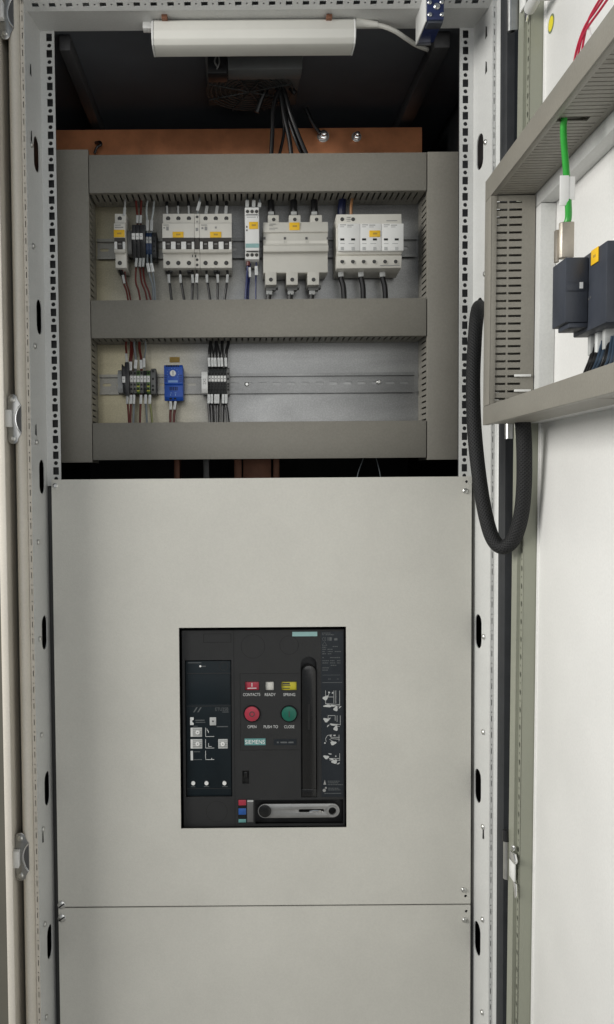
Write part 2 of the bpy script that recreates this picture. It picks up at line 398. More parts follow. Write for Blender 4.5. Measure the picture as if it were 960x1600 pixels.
def dashes(x0, x1, D, xc, t=0.0012):             # perforated sealing edge, laid in lengths of 0.25 m
    b = MB(); zs = ZB
    while zs < ZTOP+0.04:
        L_ = min(0.25, ZTOP+0.05-zs); hs = []; z = 0.004
        while z+0.018 < L_:
            hs.append(rr(xc-x0-0.0006, xc-x0+0.0006, z, z+0.009)); hs.append(rr(xc-x0-0.0006, xc-x0+0.0006, z+0.0135, z+0.0158)); z += 0.025
        b.plate(rr(0, x1-x0, 0, L_), hs, t, (x0, D+t, zs), (1, 0, 0), (0, 0, 1)); zs += 0.25
    return b
zslotsL = [zz(y, 1.295, 60) for y in (242, 496, 745, 988, 1231, 1470)] + [zz(1712, 1.295, 60)]
zslotsR = [zz(y, 1.295, 745) for y in (238, 493, 741, 986, 1227, 1465)] + [zz(1705, 1.295, 745)]
# left post
p = lattice(xLo, xLi, xx(82.6, DLAT, 413)).obj('lattice_strip', 'frame_paint', cab)
b, uL, LL = slot_face(xLf, xLo, -1, zslotsL)
postL = b.obj('post', 'frame_paint', cab)
dashes(xLf-0.0065, xLf-0.0010, DFRONT-0.001, xLf-0.0032).obj('sealing_edge', 'cream_paint', cab)
# rounded front flange of the left post, the recess beside it and the outer skin edge
xa, xb = xx(19, 1.24, 413), xLf-0.0070
prof = []
for i in range(13):
    a = math.pi*i/12; prof.append(((xa+xb)/2-(xb-xa)/2*math.cos(a), 1.246-0.013*math.sin(a)))
prof += [(xb, 1.275), (xa, 1.275)]
MB().prism(prof, ZB, ZTOP+0.06, 'z').obj('front_flange', 'cream_paint', cab)
xr0 = xx(5, 1.27, 413)-0.03
MB().box(xx(-9, 1.2, 413)-0.0005, xx(-9, 1.2, 413)+0.006, 1.2062, 1.2678, ZB, ZTOP+0.06).obj('skin_return', 'cream_paint', cab)
MB().box(xr0, xa-0.0005, 1.268, 1.274, ZB, ZTOP+0.06).obj('side_recess', 'recess_shade', cab)
MB().box(xx(-9, 1.2, 413), xx(2.5, 1.2, 413), 1.20, 1.206, ZB, ZTOP+0.1).obj('side_skin', 'cream_paint', cab, bevel=0.0012)
# right post
lattice(xRi, xRo, xx(727, DLAT, 413)).obj('lattice_strip', 'frame_paint', cab)
b, uR, LR = slot_face(xRf, xRo, 1, zslotsR)
postR = b.obj('post', 'frame_paint', cab)
dashes(xRf+0.0004, xRf+0.0052, DFRONT-0.001, xRf+0.0030).obj('sealing_edge', 'frame_paint', cab)
MB().prism([(xRf+0.0056, 1.246), (xRf+0.0096, 1.240), (xRf+0.0096, 1.275), (xRf+0.0056, 1.275)], ZB, ZTOP+0.06, 'z').obj('front_flange', 'frame_paint', cab, bevel=0.0015)
xg = xRf+0.0099
MB().prism([(xg, 1.232), (xg+0.004, 1.224), (xg+0.014, 1.222), (xg+0.022, 1.228), (xg+0.022, 1.262), (xg, 1.262)], ZB, ZTOP+0.06, 'z').obj('door_gasket', 'rubber', cab)
# posts' outer backs, side walls, rear wall, roof: the inside, its shade put into the colour
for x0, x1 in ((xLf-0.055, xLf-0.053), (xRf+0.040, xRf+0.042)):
    MB().box(x0, x1, 1.276, 2.05, ZB, ZTOP+0.05).obj('side_wall', 'inside_shade', cab)
MB().box(xLf-0.055, xRf+0.042, 2.051, 2.055, ZB, ZTOP+0.05).obj('rear_wall', 'inside_shade', cab)
MB().box(xLf-0.055, xRf+0.042, 1.32, 2.05, ZTOP+0.010, ZTOP+0.014).obj('roof', 'roof_shade', cab)
MB().box(xLf-0.055, xRf+0.042, 1.21, 2.055, 0.0, ZB-0.002).obj('plinth', 'dark_grey', cab, bevel=0.003)
for x0, x1 in ((xLi+0.002, xLi+0.020), (xRi-0.034, xRi-0.008)):
    MB().box(x0, x1, 1.345, 2.04, ZTOP-0.016, ZTOP+0.0095).obj('roof_rail', 'rail_dark', cab, bevel=0.002)
for x0, x1 in ((xLo-0.002, xLi-0.0035), (xRi+0.0035, xRo+0.002)):
    MB().box(x0, x1, DLAT+0.016, DLAT+0.020, zpan_top-0.012, ZTOP-0.002).obj('lattice_shade', 'inside_shade', cab)  # added dark strip, paints the shade behind the lattice holes
# top beam: underside plus slanted perforated strip
beam = MB()
beam.box(xLf, xRf, 1.2625, DLAT-0.001, ZTOP, ZTOP+0.0016)
beam.box(xLf, xRf, DLAT-0.0008, DLAT+0.001, ZTOP, ZTOP+0.05)
hs = []; k = 0; x = 0.016
ub = Vector((0, -0.037, 0.0135)).normalized()
while x < xRf-xLf-0.012:
    hs.append(rr(x-0.0048, x+0.0048, 0.0070, 0.0138)); hs.append(circ(x+0.0125, 0.0104, 0.0016, 8))
    hs.append(rr(x-0.0075, x+0.0020, 0.0203, 0.0222)); hs.append(rr(x+0.0065, x+0.0090, 0.0203, 0.0222)); x += 0.025
beam.plate(rr(0, xRf-xLf, 0, 0.041), hs, 0.0014, (xLf, 1.262, ZTOP), (1, 0, 0), ub)
beam.box(xLf, xRf, 1.2225, 1.224, ZTOP+0.0142, ZTOP+0.06)
beam.box(xLf, xRf, 1.2245, DLAT, ZTOP+0.0585, ZTOP+0.06)
beam.obj('top_beam', 'frame_paint', cab)
# screws on the post faces
def face_pt(xf, u, L, s, z): return Vector((xf, DFRONT, z)) + Vector(u)*L*s
scr = MB(); scr.cyl((0, 0, 0), (0, -0.0018, 0), 0.0042, 12); scr.cyl((0, -0.0018, 0), (0, -0.003, 0), 0.004, 12, 0.0028)
SM = scr.mesh('zinc', Vector((0, 0, 0))); SM.name = 'screw'
for y in (227, 385, 541, 691, 847, 998, 1148, 1295, 1443, 1588):
    z = zz(y, 1.27, 55); q = face_pt(xLf, uL, LL, 0.27, z); inst('screw', SM, q+Vector((0.0003, 0, 0)), postL, (0, 0, R(90)+math.atan2(uL.x, uL.y)*-1))
for y in (222, 428, 995, 1144, 1292, 1437, 1582):
    z = zz(y, 1.27, 755); q = face_pt(xRf, uR, LR, 0.30, z); inst('screw', SM, q+Vector((-0.0003, 0, 0)), postR, (0, 0, R(-90)+math.atan2(uR.x, uR.y)*-1))
for (y, s, po, xf, u, L, sg) in ((108, .32, postL, xLf, uL, LL, 1), (213, .30, postL, xLf, uL, LL, 1), (672, .27, postL, xLf, uL, LL, 1), (1308, .27, postL, xLf, uL, LL, 1), (50, .3, postR, xRf, uR, LR, -1), (105, .3, postR, xRf, uR, LR, -1), (1303, .30, postR, xRf, uR, LR, -1)):
    z = zz(y, 1.27, 55 if sg > 0 else 755); q = face_pt(xf, u, L, s, z)
    kb = MB(); nrm = Vector((u[1], -u[0], 0))*sg
    kb.add([q+nrm*0.0004+Vector(u)*a+Vector((0, 0, c)) for a, c in ((-.003, -.007), (.0035, -.009), (.002, .010), (-.0015, .007))], [(0, 1, 2, 3)])
    kb.obj('keyhole', 'hole_black', po)
# cover panels
xpl, xpr = xx(85.5, DPANEL, 1050), xx(736.5, DPANEL, 1050)
zseam = zz(1415.5, DPANEL, 410)
cx0, cx1, cz0, cz1 = rect(281.5, 980, 541.5, 1294, DPANEL)
P = MB()
P.plate(rr(0, xpr-xpl, 0, zpan_top-zseam-0.0012), [rr(cx0-xpl, cx1-xpl, cz0-zseam-0.0012, cz1-zseam-0.0012)] +
        [circ(xx(q, DPANEL, 1405)-xpl, 0.0122, 0.0024) for q in (728,)] + [circ(xx(729.5, DPANEL, 757)-xpl, zpan_top-zseam-0.0094, 0.0022)],
        0.002, (xpl, DPANEL+0.002, zseam+0.0012), (1, 0, 0), (0, 0, 1))
P.box(xpl, xpr, DPANEL+0.0021, DPANEL+0.016, zpan_top-0.0016, zpan_top-0.0001)
for q in (xpl, xpr-0.0015): P.box(q, q+0.0015, DPANEL+0.0021, DPANEL+0.016, zseam+0.0012, zpan_top-0.002)
pan1 = P.obj('cover_panel', 'grey_paint', cab); pan1['label'] = 'upper grey cover panel with breaker cut-out'
P = MB()
P.plate(rr(0, xpr-xpl, 0, zseam-0.0012-0.25), [circ(xx(729, DPANEL, 1425)-xpl, zz(1424, DPANEL, 729)-0.25, 0.0024)], 0.002, (xpl, DPANEL+0.002, 0.25), (1, 0, 0), (0, 0, 1))
P.box(xpl, xpr, DPANEL+0.0021, DPANEL+0.016, zseam-0.0028, zseam-0.0013)
pan2 = P.obj('cover_panel', 'grey_paint', cab); pan2['label'] = 'lower plain grey cover panel'
MB().box(xpl+0.004, xpr-0.004, DPANEL+0.0165, DPANEL+0.018, ZB, zseam+0.02).obj('gap_shade_sheet', 'inside_shade', cab)
for q0, q1 in ((xLo-0.002, xpl+0.012), (xpr-0.012, xRo+0.002)):
    MB().box(q0, q1, DPANEL+0.020, DPANEL+0.024, ZB, zpan_top-0.012).obj('gap_shade_sheet', 'gap_shade', cab)  # added dark strips, paint the shade in the gaps beside the panels
for (px, py, pn) in ((97, 1413.5, pan1), (97.5, 1434, pan2)):
    c = W(px, py, DPANEL)
    s_ = inst('screw', PANSCREW, (c.x, DPANEL, c.z), pn)
    MB().cyl((c.x, DPANEL-0.0002, c.z), (c.x, DPANEL-0.0014, c.z), 0.0072, 16).obj('washer', 'dark_grey', s_) if False else None
    k = MB(); d = Vector((0.0046, 0, 0.0034)); e = Vector((-0.0006, 0, 0.0008))
    k.add([Vector((c.x, DPANEL-0.0037, c.z))+v for v in (d+e, d-e, -d-e, -d+e)], [(0, 1, 2, 3)]); k.obj('slot', 'hole_black', s_) if False else k.obj('screw_slot', 'hole_black', pn)
for (px, py, pn) in ((724.5, 1390, pan1), (726, 1437, pan2), (727, 767, pan1), (87, 759, pan1)):
    c = W(px, py, DPANEL); inst('screw', SCREW, (c.x, DPANEL, c.z), pn)

# latch keepers on the left flange
def keeper(px, py):
    D = 1.232; c = W(px, py, D)
    k = MB(); h = 0.037
    k.prism([(c.x+a, c.z+b) for a, b in [(-.004+.0075*math.cos(t)-.0015, h-.0075+.0075*math.sin(t)) for t in [i*math.pi/8 for i in range(9)]] + [(-.0055-.0075+.0, h*.3), (-.016, h*.15), (-.016, -h*.2), (-.013, -h*.3)] + [(-.0055-.0075*math.cos(t), -h+.0075-.0075*math.sin(t)) for t in [i*math.pi/8 for i in range(9)]] + [(.0075, -h*.55), (.0075, h*.55)]], D-0.002, D+0.0, 'y')
    o = k.obj('latch_keeper', 'keeper_zinc', cab, bevel=0.0006)
    arc = [(.0072, .021), (.003, .015), (.0002, .007), (-.0006, 0), (.0002, -.007), (.003, -.015), (.0072, -.021)]
    g = MB(); g.prism([(c.x+a, c.z+b) for a, b in arc], D-.0032, D-.0021, 'y'); g.obj('pocket_shade', 'dark_grey', o)  # raised dark piece that paints the shade of the keeper's hollow
    g = MB(); g.tube([(c.x+a, D-.0045, c.z+b) for a, b in arc], 0.0013, 8, 4); g.uv = None; g.obj('keeper_rim', 'chrome', o)
    MB().box(c.x-.0160, c.x-.0052, D-.014, D-.0025, c.z-.012, c.z+.013).obj('roller_block', 'device_white', o, bevel=0.001)
    for s in (-1, 1): inst('screw', SCREW, (c.x-.0052, D-.002, c.z+s*.0285), o)
keeper(26.5, 655); keeper(38.5, 1338); keeper(14, 22)
# hinges at the right
# door, swung open towards the camera
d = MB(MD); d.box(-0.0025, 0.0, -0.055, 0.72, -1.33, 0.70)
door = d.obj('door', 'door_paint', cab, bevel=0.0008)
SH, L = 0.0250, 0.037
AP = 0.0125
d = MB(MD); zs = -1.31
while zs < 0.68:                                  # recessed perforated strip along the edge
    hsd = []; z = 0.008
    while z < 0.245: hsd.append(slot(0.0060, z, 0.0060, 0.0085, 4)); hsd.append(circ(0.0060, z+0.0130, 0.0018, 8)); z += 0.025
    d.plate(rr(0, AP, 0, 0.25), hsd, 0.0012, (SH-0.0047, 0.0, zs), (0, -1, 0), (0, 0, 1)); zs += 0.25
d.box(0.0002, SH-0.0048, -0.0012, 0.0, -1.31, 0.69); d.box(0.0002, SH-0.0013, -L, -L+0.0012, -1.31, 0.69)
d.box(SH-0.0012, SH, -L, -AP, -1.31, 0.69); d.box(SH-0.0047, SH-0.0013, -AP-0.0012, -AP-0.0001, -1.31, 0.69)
d.obj('door_stiffener', 'stiffener_shaded', door)
d = MB(MD); d.box(0.0002, 0.011, -L+0.0015, -0.0018, -1.309, 0.689); d.obj('hollow_shade', 'inside_shade', door)  # dark filler that paints the shade inside the hollow stiffener
d = MB(MD); d.box(0.0, 0.0022, 0.0012, 0.0032, -1.3, 0.68); d.obj('door_fold', 'door_paint', door)
def hinge(px, py):
    D = 1.192; c = W(px, py, D); xs = (MD @ Vector((SH, -0.02, c.z-1.45))).x-0.0006
    b = MB(); b.cyl((c.x-.002, D, c.z-.028), (c.x-.002, D, c.z+.028), .0052, 18); b.prism([(c.x-.002, D-.0050), (xs-.0006, D-.0062), (xs-.0006, D-.002), (c.x-.002, D+.004)], c.z-.028, c.z+.028, 'z')
    o = b.obj('hinge', 'zinc', cab)
    MB().box(xs-.0030, xs, 1.152, 1.172, c.z-.014, c.z+.012).obj('hinge_leaf', 'hinge_white', o, bevel=0.0008)
    MB().prism([(1.150, c.z-.037), (1.158, c.z-.0145), (1.147, c.z-.0145), (1.146, c.z-.030)], xs-.0022, xs, 'x').obj('hinge_clip', 'chrome', o, bevel=0.0005)
    MB().prism([(1.168, c.z+.0125), (1.146, c.z+.014), (1.143, c.z+.020), (1.150, c.z+.028), (1.166, c.z+.026)], xs-.0045, xs, 'x').obj('hinge_bracket', 'chrome', o, bevel=0.0012)
    MB().cyl((c.x-.003, D, c.z+.0285), (c.x-.004, D, c.z+.044), .0062, 14, .0045).obj('hinge_cap', 'black_plastic', o)
    inst('screw', SCREW, (xs-.001, 1.158, c.z+.033), o, (0, 0, R(-60)))
hinge(794.5, 1343); hinge(797, 655); hinge(801, 18)
a, z = dl(861, 37, 0.0006)
d = MB(MD); d.cyl((0, a, z), (0.0004, a, z), 0.0118, 28); st = d.obj('round_sticker', 'sticker_edge', door)
d = MB(MD); d.cyl((0.0005, a, z), (0.0008, a, z), 0.0092, 28); d.obj('sticker_face', 'sticker_yellow', st)
a0, z0 = dl(828, 14, 0.024); a1, z1 = dl(857, 7, 0.024)
d = MB(MD); d.cyl((0.024, a0, z0), (0.024, a0+0.052, z0+0.002), 0.0078, 18); d.cyl((0.024, a0+0.052, z0+0.002), (0.024, a0+0.060, z0+0.0023), 0.0095, 18)
d.cyl((0, a0+0.03, z0), (0.02, a0+0.03, z0), 0.006, 12)
d.obj('door_stay_boss', 'frame_paint', door)

# ================================================================== mounting plate, ducts, rails
DD, DP = 1.395, 1.472
x0, x1, z0, z1 = rect(100, 236, 712, 716, DP)
xdl, xdr = xx(142, DD, 480), xx(667, DD, 480)
tag(MB().box(xdl-0.075, xdr+0.075, DP, DP+0.003, z0+0.008, z1-0.012).obj('mounting_plate', 'galvanised'), 'galvanised steel mounting plate behind the grey wiring ducts', 'mounting plate')
def duct(name, label, x0, x1, z0, z1, walls, horiz):
    o = thing(name, label, 'wiring duct', ((x0+x1)/2, DP, z0), 'wiring ducts on the mounting plate')
    c = MB(); c.box(x0, x1, DD, DD+0.0016, z0, z1)
    if horiz: c.box(x0, x1, DD+0.0017, DD+0.010, z0, z0+0.0014); c.box(x0, x1, DD+0.0017, DD+0.010, z1-0.0014, z1)
    else: c.box(x0, x0+0.0014, DD+0.0017, DD+0.010, z0, z1); c.box(x1-0.0014, x1, DD+0.0017, DD+0.010, z0, z1)
    c.obj('cover', 'duct_pvc', o, bevel=0.0005)
    bt = MB(); bt.box(x0+0.003, x1-0.003, DP-0.003, DP-0.0005, z0+0.003, z1-0.003); bt.obj('base', 'duct_pvc', o)
    dep = DP-0.0005-(DD+0.0018)
    Ln = (x1-x0) if horiz else (z1-z0)
    hs = []; t = 0.008
    while t < Ln-0.006: hs.append(slot(t, dep*0.42, 0.0030, dep*0.52, 3)); hs.append(circ(t, dep*0.80, 0.0020, 6)); t += 0.0102
    for wz in walls:
        b = MB()
        if horiz: b.plate(rr(0, Ln, 0, dep), hs, 0.0014, (x0, DD+0.0018, (z0+0.0017) if wz == 'lo' else (z1-0.0031)), (1, 0, 0), (0, 1, 0))
        else:     b.plate([(q, p) for p, q in rr(0, Ln, 0, dep)], [[(q, p) for p, q in h] for h in hs], 0.0014, ((x1-0.0031) if wz == 'hi' else (x0+0.0017), DD+0.0018, z0), (0, 1, 0), (0, 0, 1))
        b.obj('slotted_wall', 'duct_pvc', o)
    return o
zT = zz(235.5, DD, 400); zBt = zz(720.5, DD, 400)
duct('wiring_duct', 'vertical grey wiring duct beside the small circuit breaker, left of the mounting plate', xdl-0.075, xdl-0.0008, zBt, zz(233.5, DD, 120), ('lo', 'hi'), False)
duct('wiring_duct', 'vertical grey wiring duct on the side of the surge arrester and door', xdr+0.0012, xdr+0.075, zBt, zz(237, DD, 690), ('lo', 'hi'), False)
for y0, y1, lb in ((240, 299.5, 'topmost horizontal grey wiring duct, just under the copper busbar'), (467.5, 526.5, 'middle horizontal grey wiring duct between the two device rows'), (659, 717, 'lowest horizontal grey wiring duct, above the cover panel')):
    duct('wiring_duct', lb, xdl+0.0004, xdr-0.0004, zz(y1, DD, 400), zz(y0, DD, 400), ('lo', 'hi'), True)
DR = DP-0.0085
def din_rail(y, x0p, x1p, label):
    zc = zz(y, DP, 400); x0, x1 = xx(x0p, DP, y), xx(x1p, DP, y)
    b = MB(); hs = []; t = 0.012
    while t < x1-x0-0.012: hs.append(slot(t, 0.0125, 0.0155, 0.0052, 4)); t += 0.025
    b.plate(rr(0, x1-x0, 0, 0.025), hs, 0.001, (x0, DP-0.0012, zc-0.0125), (1, 0, 0), (0, 0, 1))
    for s in (-1, 1):
        b.box(x0, x1, DR, DP-0.0023, zc+s*0.0125, zc+s*0.0135); b.box(x0, x1, DR-0.001, DR-0.00002, zc+s*0.0125, zc+s*0.0175)
    o = b.obj('din_rail', 'rail_steel'); return tag(o, label, 'rail', 'mounting rails')
din_rail(389.5, 153, 650, 'upper steel mounting rail carrying the breakers and surge arrester')
r2 = din_rail(600, 157, 647, 'lower steel mounting rail carrying terminals and blue thermostat')
for px, py in ((386, 600.5), (592, 597)):
    c = W(px, py, DP-0.0025); inst('screw', SCREW, (c.x, DP-0.0022, c.z), r2)

# ================================================================== helpers for rail devices
def bars(parent, mat, items, D, name='printed_text'):   # fine print as thin strips
    b = MB()
    for (a, c, e, f) in items:
        x0, x1, z0, z1 = rect(a, c, e, f, D); b.box(x0, x1, D-0.0002, D+0.0001, z0, z1)
    return b.obj(name, mat, parent)
def yellow(parent, x0, y0, x1, y1, D):
    b = MB(); b.pbox(x0, y0, x1, y1, D-0.0012, 0.0014); o = b.obj('marker_label', 'label_yellow', parent, bevel=0.0003)
    bars(o, 'label_ochre', [((x0+x1)/2-3, (y0+y1)/2-1.5, (x0+x1)/2+3.5, (y0+y1)/2+1.2)], D-0.0013)
def screw_hole(parent, px, py, D, r):
    p = W(px, py, D); rm = r*D/F
    b = MB(); b.ring((p.x, D+0.0003, p.z), (0, -1, 0), rm*0.96, rm*1.16, 0.0007, 18); o = b.obj('terminal_screw', 'device_grey', parent)
    b = MB(); b.disc(px, py, D-0.0003, r*0.97, 0.0006, 16); b.obj('screw_recess', 'hole_black', o)
    b = MB(); b.ring((p.x, D-0.00035, p.z), (0, -1, 0), rm*0.25, rm*0.55, 0.0003, 14); b.obj('screw_head', 'dark_grey', o)
    return o
ND = 1.4035                                       # front of the noses
def mcb_profile(yt, ys, yb1, yb2, yl, ybot, px):
    z = lambda y, D: zz(y, D, px)
    return [(1.463, z(yt, 1.43)), (ND+0.014, z(yt, ND+0.014)), (ND+0.013, z(ys, ND+0.013)), (ND+0.001, z(ys+1, ND+0.001)), (ND, z(yb1, ND)), (ND+0.008, z(yb1+0.3, ND+0.008)),
            (ND+0.008, z(yl, ND+0.008)), (ND-0.003, z(yl, ND-0.003)), (ND+0.001, z(yl+5, ND)), (ND+0.013, z(yl+7, ND+0.013)), (ND+0.014, z(ybot, ND+0.014)), (1.463, z(ybot, ND+0.014)-0.002)]
def mcb(name, label, px0, px1, poles, group=None, offs=0.0):
    pm = (px0+px1)/2; x0, x1 = xx(px0, ND, 380), xx(px1, ND, 380)
    o = thing(name, label, 'circuit breaker', ((x0+x1)/2, 1.463, zz(419, ND, pm)), group)
    b = MB(); b.prism(mcb_profile(334, 348, 371.5, 377, 389.5, 418.5, pm), x0, x1); b.obj('body', 'device_light', o, bevel=0.0004)
    b = MB(); b.pbox(px0+0.4, 371.3, px1-0.4, 377.3, ND+0.0005, 0.007); b.obj('toggle_bar', 'toggle_grey', o)
    for q in poles:
        b = MB(); b.pbox(q-4.0, 377.4, q+4.0, 388.6, ND+0.001, 0.0068); t = b.obj('toggle', 'toggle_grey', o, bevel=0.0006)
        bars(t, 'print_grey', [(q-2.6, 380.5, q+2.6, 382)], ND+0.001)
        screw_hole(o, q, 341.5, ND+0.0136, 3.4); screw_hole(o, q, 411, ND+0.0136, 3.4)
    prev = px0+0.3
    for i, q in enumerate(poles+[None]):          # white window frames between the toggles
        e = (q-4.4) if q else px1-0.3
        if e-prev > 1:
            b = MB(); b.pbox(prev, 377.5, e, 389.4, ND-0.0015, 0.0094); b.obj('toggle_frame', 'device_white', o, bevel=0.0004)
        prev = (q+4.4) if q else 0
    return o
m1 = mcb('miniature_circuit_breaker', 'narrow single pole miniature circuit breaker with one toggle and yellow marker', 178.5, 196, [187.5])
yellow(m1, 178, 359, 195, 370.6, ND); bars(m1, 'print_grey', [(180, 351.3, 189, 352.3), (180, 354.5, 193, 356)], ND+0.0004)
m2 = mcb('circuit_breaker', 'white three pole breaker joined to narrow auxiliary contact, yellow marker', 254, 304, [263, 279, 295.5], 'three pole breakers')
yellow(m2, 270, 362, 287, 371, ND); bars(m2, 'print_grey', [(255.5, 351, 264, 352.2), (255.5, 355, 258, 357), (260, 354, 264, 360)], ND+0.0004)
m3_ = mcb('circuit_breaker', 'white three pole breaker right of the auxiliary contact, yellow marker', 312.4, 362.5, [321.5, 337.5, 354], 'three pole breakers')
yellow(m3_, 328.5, 362, 346, 371, ND); bars(m3_, 'print_grey', [(314.5, 351, 324, 352.2), (315, 355, 318, 358), (320, 354, 324, 360), (336, 354, 339, 357)], ND+0.0004)
# auxiliary contact
x0, x1 = xx(304.4, ND, 380), xx(312, ND, 380)
ax = thing('auxiliary_contact', 'narrow white auxiliary contact module between the two three pole breakers', 'auxiliary contact', ((x0+x1)/2, 1.463, zz(419, ND, 308)))
b = MB(); b.prism(mcb_profile(334, 348, 371.5, 377, 389.5, 418.5, 308), x0, x1); b.obj('body', 'device_light', ax, bevel=0.0004)
b = MB(); b.pbox(305, 371.5, 311.5, 388.5, ND+0.0005, 0.007); b.obj('toggle', 'toggle_grey', ax)
for y in (339, 346.5, 406, 414): screw_hole(ax, 308.3, y, ND+0.0136, 2.1)
bars(ax, 'print_grey', [(306, 356, 310, 361)], ND+0.0004); bars(ax, 'print_dark', [(300.6, 398.4, 301.8, 401.8), (304.8, 398.6, 306.8, 402)], ND+0.0125)
# narrow terminal-slice maker
def slice_(name, label, cat, px0, px1, y0, y1, D, mat, group, marker=None, holes=(), holemat='hole_black', bev=0.0004, shape=None):
    x0, x1 = xx(px0, D, (y0+y1)/2), xx(px1, D, (y0+y1)/2); pm = (px0+px1)/2
    o = thing(name, label, cat, ((x0+x1)/2, DR, zz(y1, D, pm)), group)
    zt, zb = zz(y0, D, pm), zz(y1, D, pm); h = zt-zb
    pr = shape(D, zt, zb, h) if shape else [(DR-0.0015, zb+h*.10), (D+0.012, zb), (D+0.004, zb+h*.05), (D, zb+h*.22), (D, zb+h*.78), (D+0.004, zt-h*.05), (D+0.012, zt), (DR-0.0015, zt-h*.10)]
    b = MB(); b.prism(pr, x0+0.0001, x1-0.0001); b.obj('body', mat, o, bevel=bev)
    if marker:
        b = MB(); b.pbox(px0+0.35, marker[0], px1-0.35, marker[1], D-0.0012, 0.0016); k = b.obj('marker', marker[2], o, bevel=0.0003)
        bars(k, 'print_dark', [(pm-0.8, (marker[0]+marker[1])/2-0.6, pm+0.9, (marker[0]+marker[1])/2+0.6)], D-0.0013, 'printed_number')
    for y in holes:
        b = MB(); b.pbox(pm-1.35, y-1.6, pm+1.35, y+1.6, D-0.0003, 0.0008); b.obj('wire_opening', holemat, o)
    return o
GB = 'terminals beside the single pole breaker'
slice_('end_bracket', 'grey end bracket left of the black fuse terminals on upper rail', 'end bracket', 198.8, 206.3, 357, 398, 1.425, 'terminal_grey', None)
FT = ['beside the grey end bracket', 'between two others', 'beside the dark blue terminals']
for k, (a, c) in enumerate(((206.5, 212.3), (212.5, 218.3), (218.5, 227))):
    fz = lambda D, zt, zb, h: [(DR-0.0015, zb+h*.02), (D+0.010, zb), (D+0.003, zb+h*.45), (D, zb+h*.60), (D, zt-h*.02), (D+0.01, zt), (DR-0.0015, zt-h*.06)]
    o = slice_('fuse_terminal', 'black fuse terminal with white marker, '+FT[k], 'terminal', a, c, 350, 403, 1.412, 'black_plastic', 'black fuse terminals', None, shape=fz)
    xa_ = (206, 212.2, 218.2)[k]
    b = MB(); b.pbox(xa_, 364.2, xa_+5.0, 374, 1.4105, 0.0018); q = b.obj('marker', 'label_white', o, bevel=0.0004); bars(q, 'print_grey', [(xa_+1.3, 368.6, xa_+3.6, 369.6)], 1.4104, 'printed_number')
for a in (228, 232.7): slice_('terminal_block', 'dark blue terminal block beside the ' + ('black fuse terminals' if a == 228 else 'dark grey end terminal'), 'terminal', a, a+4.6, 361, 398, 1.422, 'terminal_blue', 'dark blue terminals', (370, 379.8, 'sleeve_grey'))
slice_('terminal_end_plate', 'dark grey end terminal right of the dark blue terminals', 'terminal', 237.6, 244.6, 360, 404, 1.424, 'terminal_dark', None, None, (368, 377, 385, 392))
# timer relay
DT = 1.402; xm = 394
x0, x1 = xx(383.3, DT, 365), xx(405.3, DT, 365)
rl = thing('relay', 'slim white relay with teal stripe and yellow marker', 'relay', ((x0+x1)/2, 1.463, zz(405, DT, xm)))
z = lambda y, D=DT: zz(y, D, xm)
b = MB(); b.prism([(1.463, z(324)), (DT+0.012, z(324, DT+0.012)), (DT+0.012, z(336, DT+0.012)), (DT, z(337)), (DT, z(391.5)), (DT+0.012, z(392.5, DT+0.012)), (DT+0.012, z(405, DT+0.012)), (1.463, z(405))], x0, x1); b.obj('body', 'device_white', rl, bevel=0.0005)
b = MB(); b.pbox(384, 380.5, 405, 387, DT-0.0004, 0.001); b.obj('teal_stripe', 'teal_pale', rl)
for y in (330.5, 398.5):
    for q in (387, 394.2, 401.3): screw_hole(rl, q, y, DT+0.0116, 2.6)
bars(rl, 'print_dark', [(385, 335, 403, 336.2), (386.5, 336.2, 401, 337)], DT+0.011, 'clip_edge'); bars(rl, 'print_dark', [(385.5, 392.6, 404, 393.6), (388, 391.6, 402, 392.6)], DT+0.0116, 'clip_edge')
bars(rl, 'print_dark', [(385, 353, 387, 356), (385, 358.6, 387, 361.2)], DT, 'indicator_light'); bars(rl, 'print_grey', [(386, 338.8, 400, 339.8), (402.2, 337.6, 403, 341)], DT)
yellow(rl, 389.5, 346.5, 403.5, 357.5, DT)
# three pole fuse switch
DF = 1.405; xm = 463
fs = thing('fuse_switch', 'wide beige three pole fuse switch with lugs above and below', 'fuse switch', (xx(463, DF, 390), 1.463, zz(445, DF, xm)))
z = lambda y, D=DF: zz(y, D, xm)
x0, x1 = xx(412, DF, 390), xx(513.5, DF, 390)
b = MB(); b.prism([(1.463, z(350)), (DF+0.006, z(347, DF+0.006)), (DF+0.004, z(362.5, DF+0.004)), (DF+0.008, z(364, DF+0.008)), (DF+0.005, z(382, DF+0.005)), (DF-0.001, z(384, DF)), (DF, z(393)), (DF+0.011, z(395.5, DF+0.011)), (DF+0.010, z(426, DF+0.010)), (1.463, z(424))], x0, x1)
b.obj('body', 'device_grey', fs, bevel=0.0007)
for a, c, sx_ in ((419, 436, 428), (452, 470, 461), (485.5, 503.5, 495)):
    b = MB(); b.pbox(a, 336, c, 347.8, DF+0.010, 0.04); b.obj('upper_lug', 'device_grey', fs, bevel=0.0006); screw_hole(fs, sx_, 343, DF+0.0098, 2.9)
for a, c, sx_ in ((415, 432.2, 423.5), (448, 465.6, 457), (481, 499, 490.3)):
    b = MB(); b.pbox(a, 425, c, 445, DF+0.0085, 0.042); b.obj('lower_lug', 'device_grey', fs, bevel=0.0006); screw_hole(fs, sx_, 437, DF+0.0083, 3.2)
    b = MB(); b.pbox(a+1, 445.3, c+3, 449.5, DF+0.022, 0.02); b.pbox(a+1, 449.4, c-1, 453, DF+0.024, 0.016); b.obj('lug_clamp', 'terminal_grey', fs)
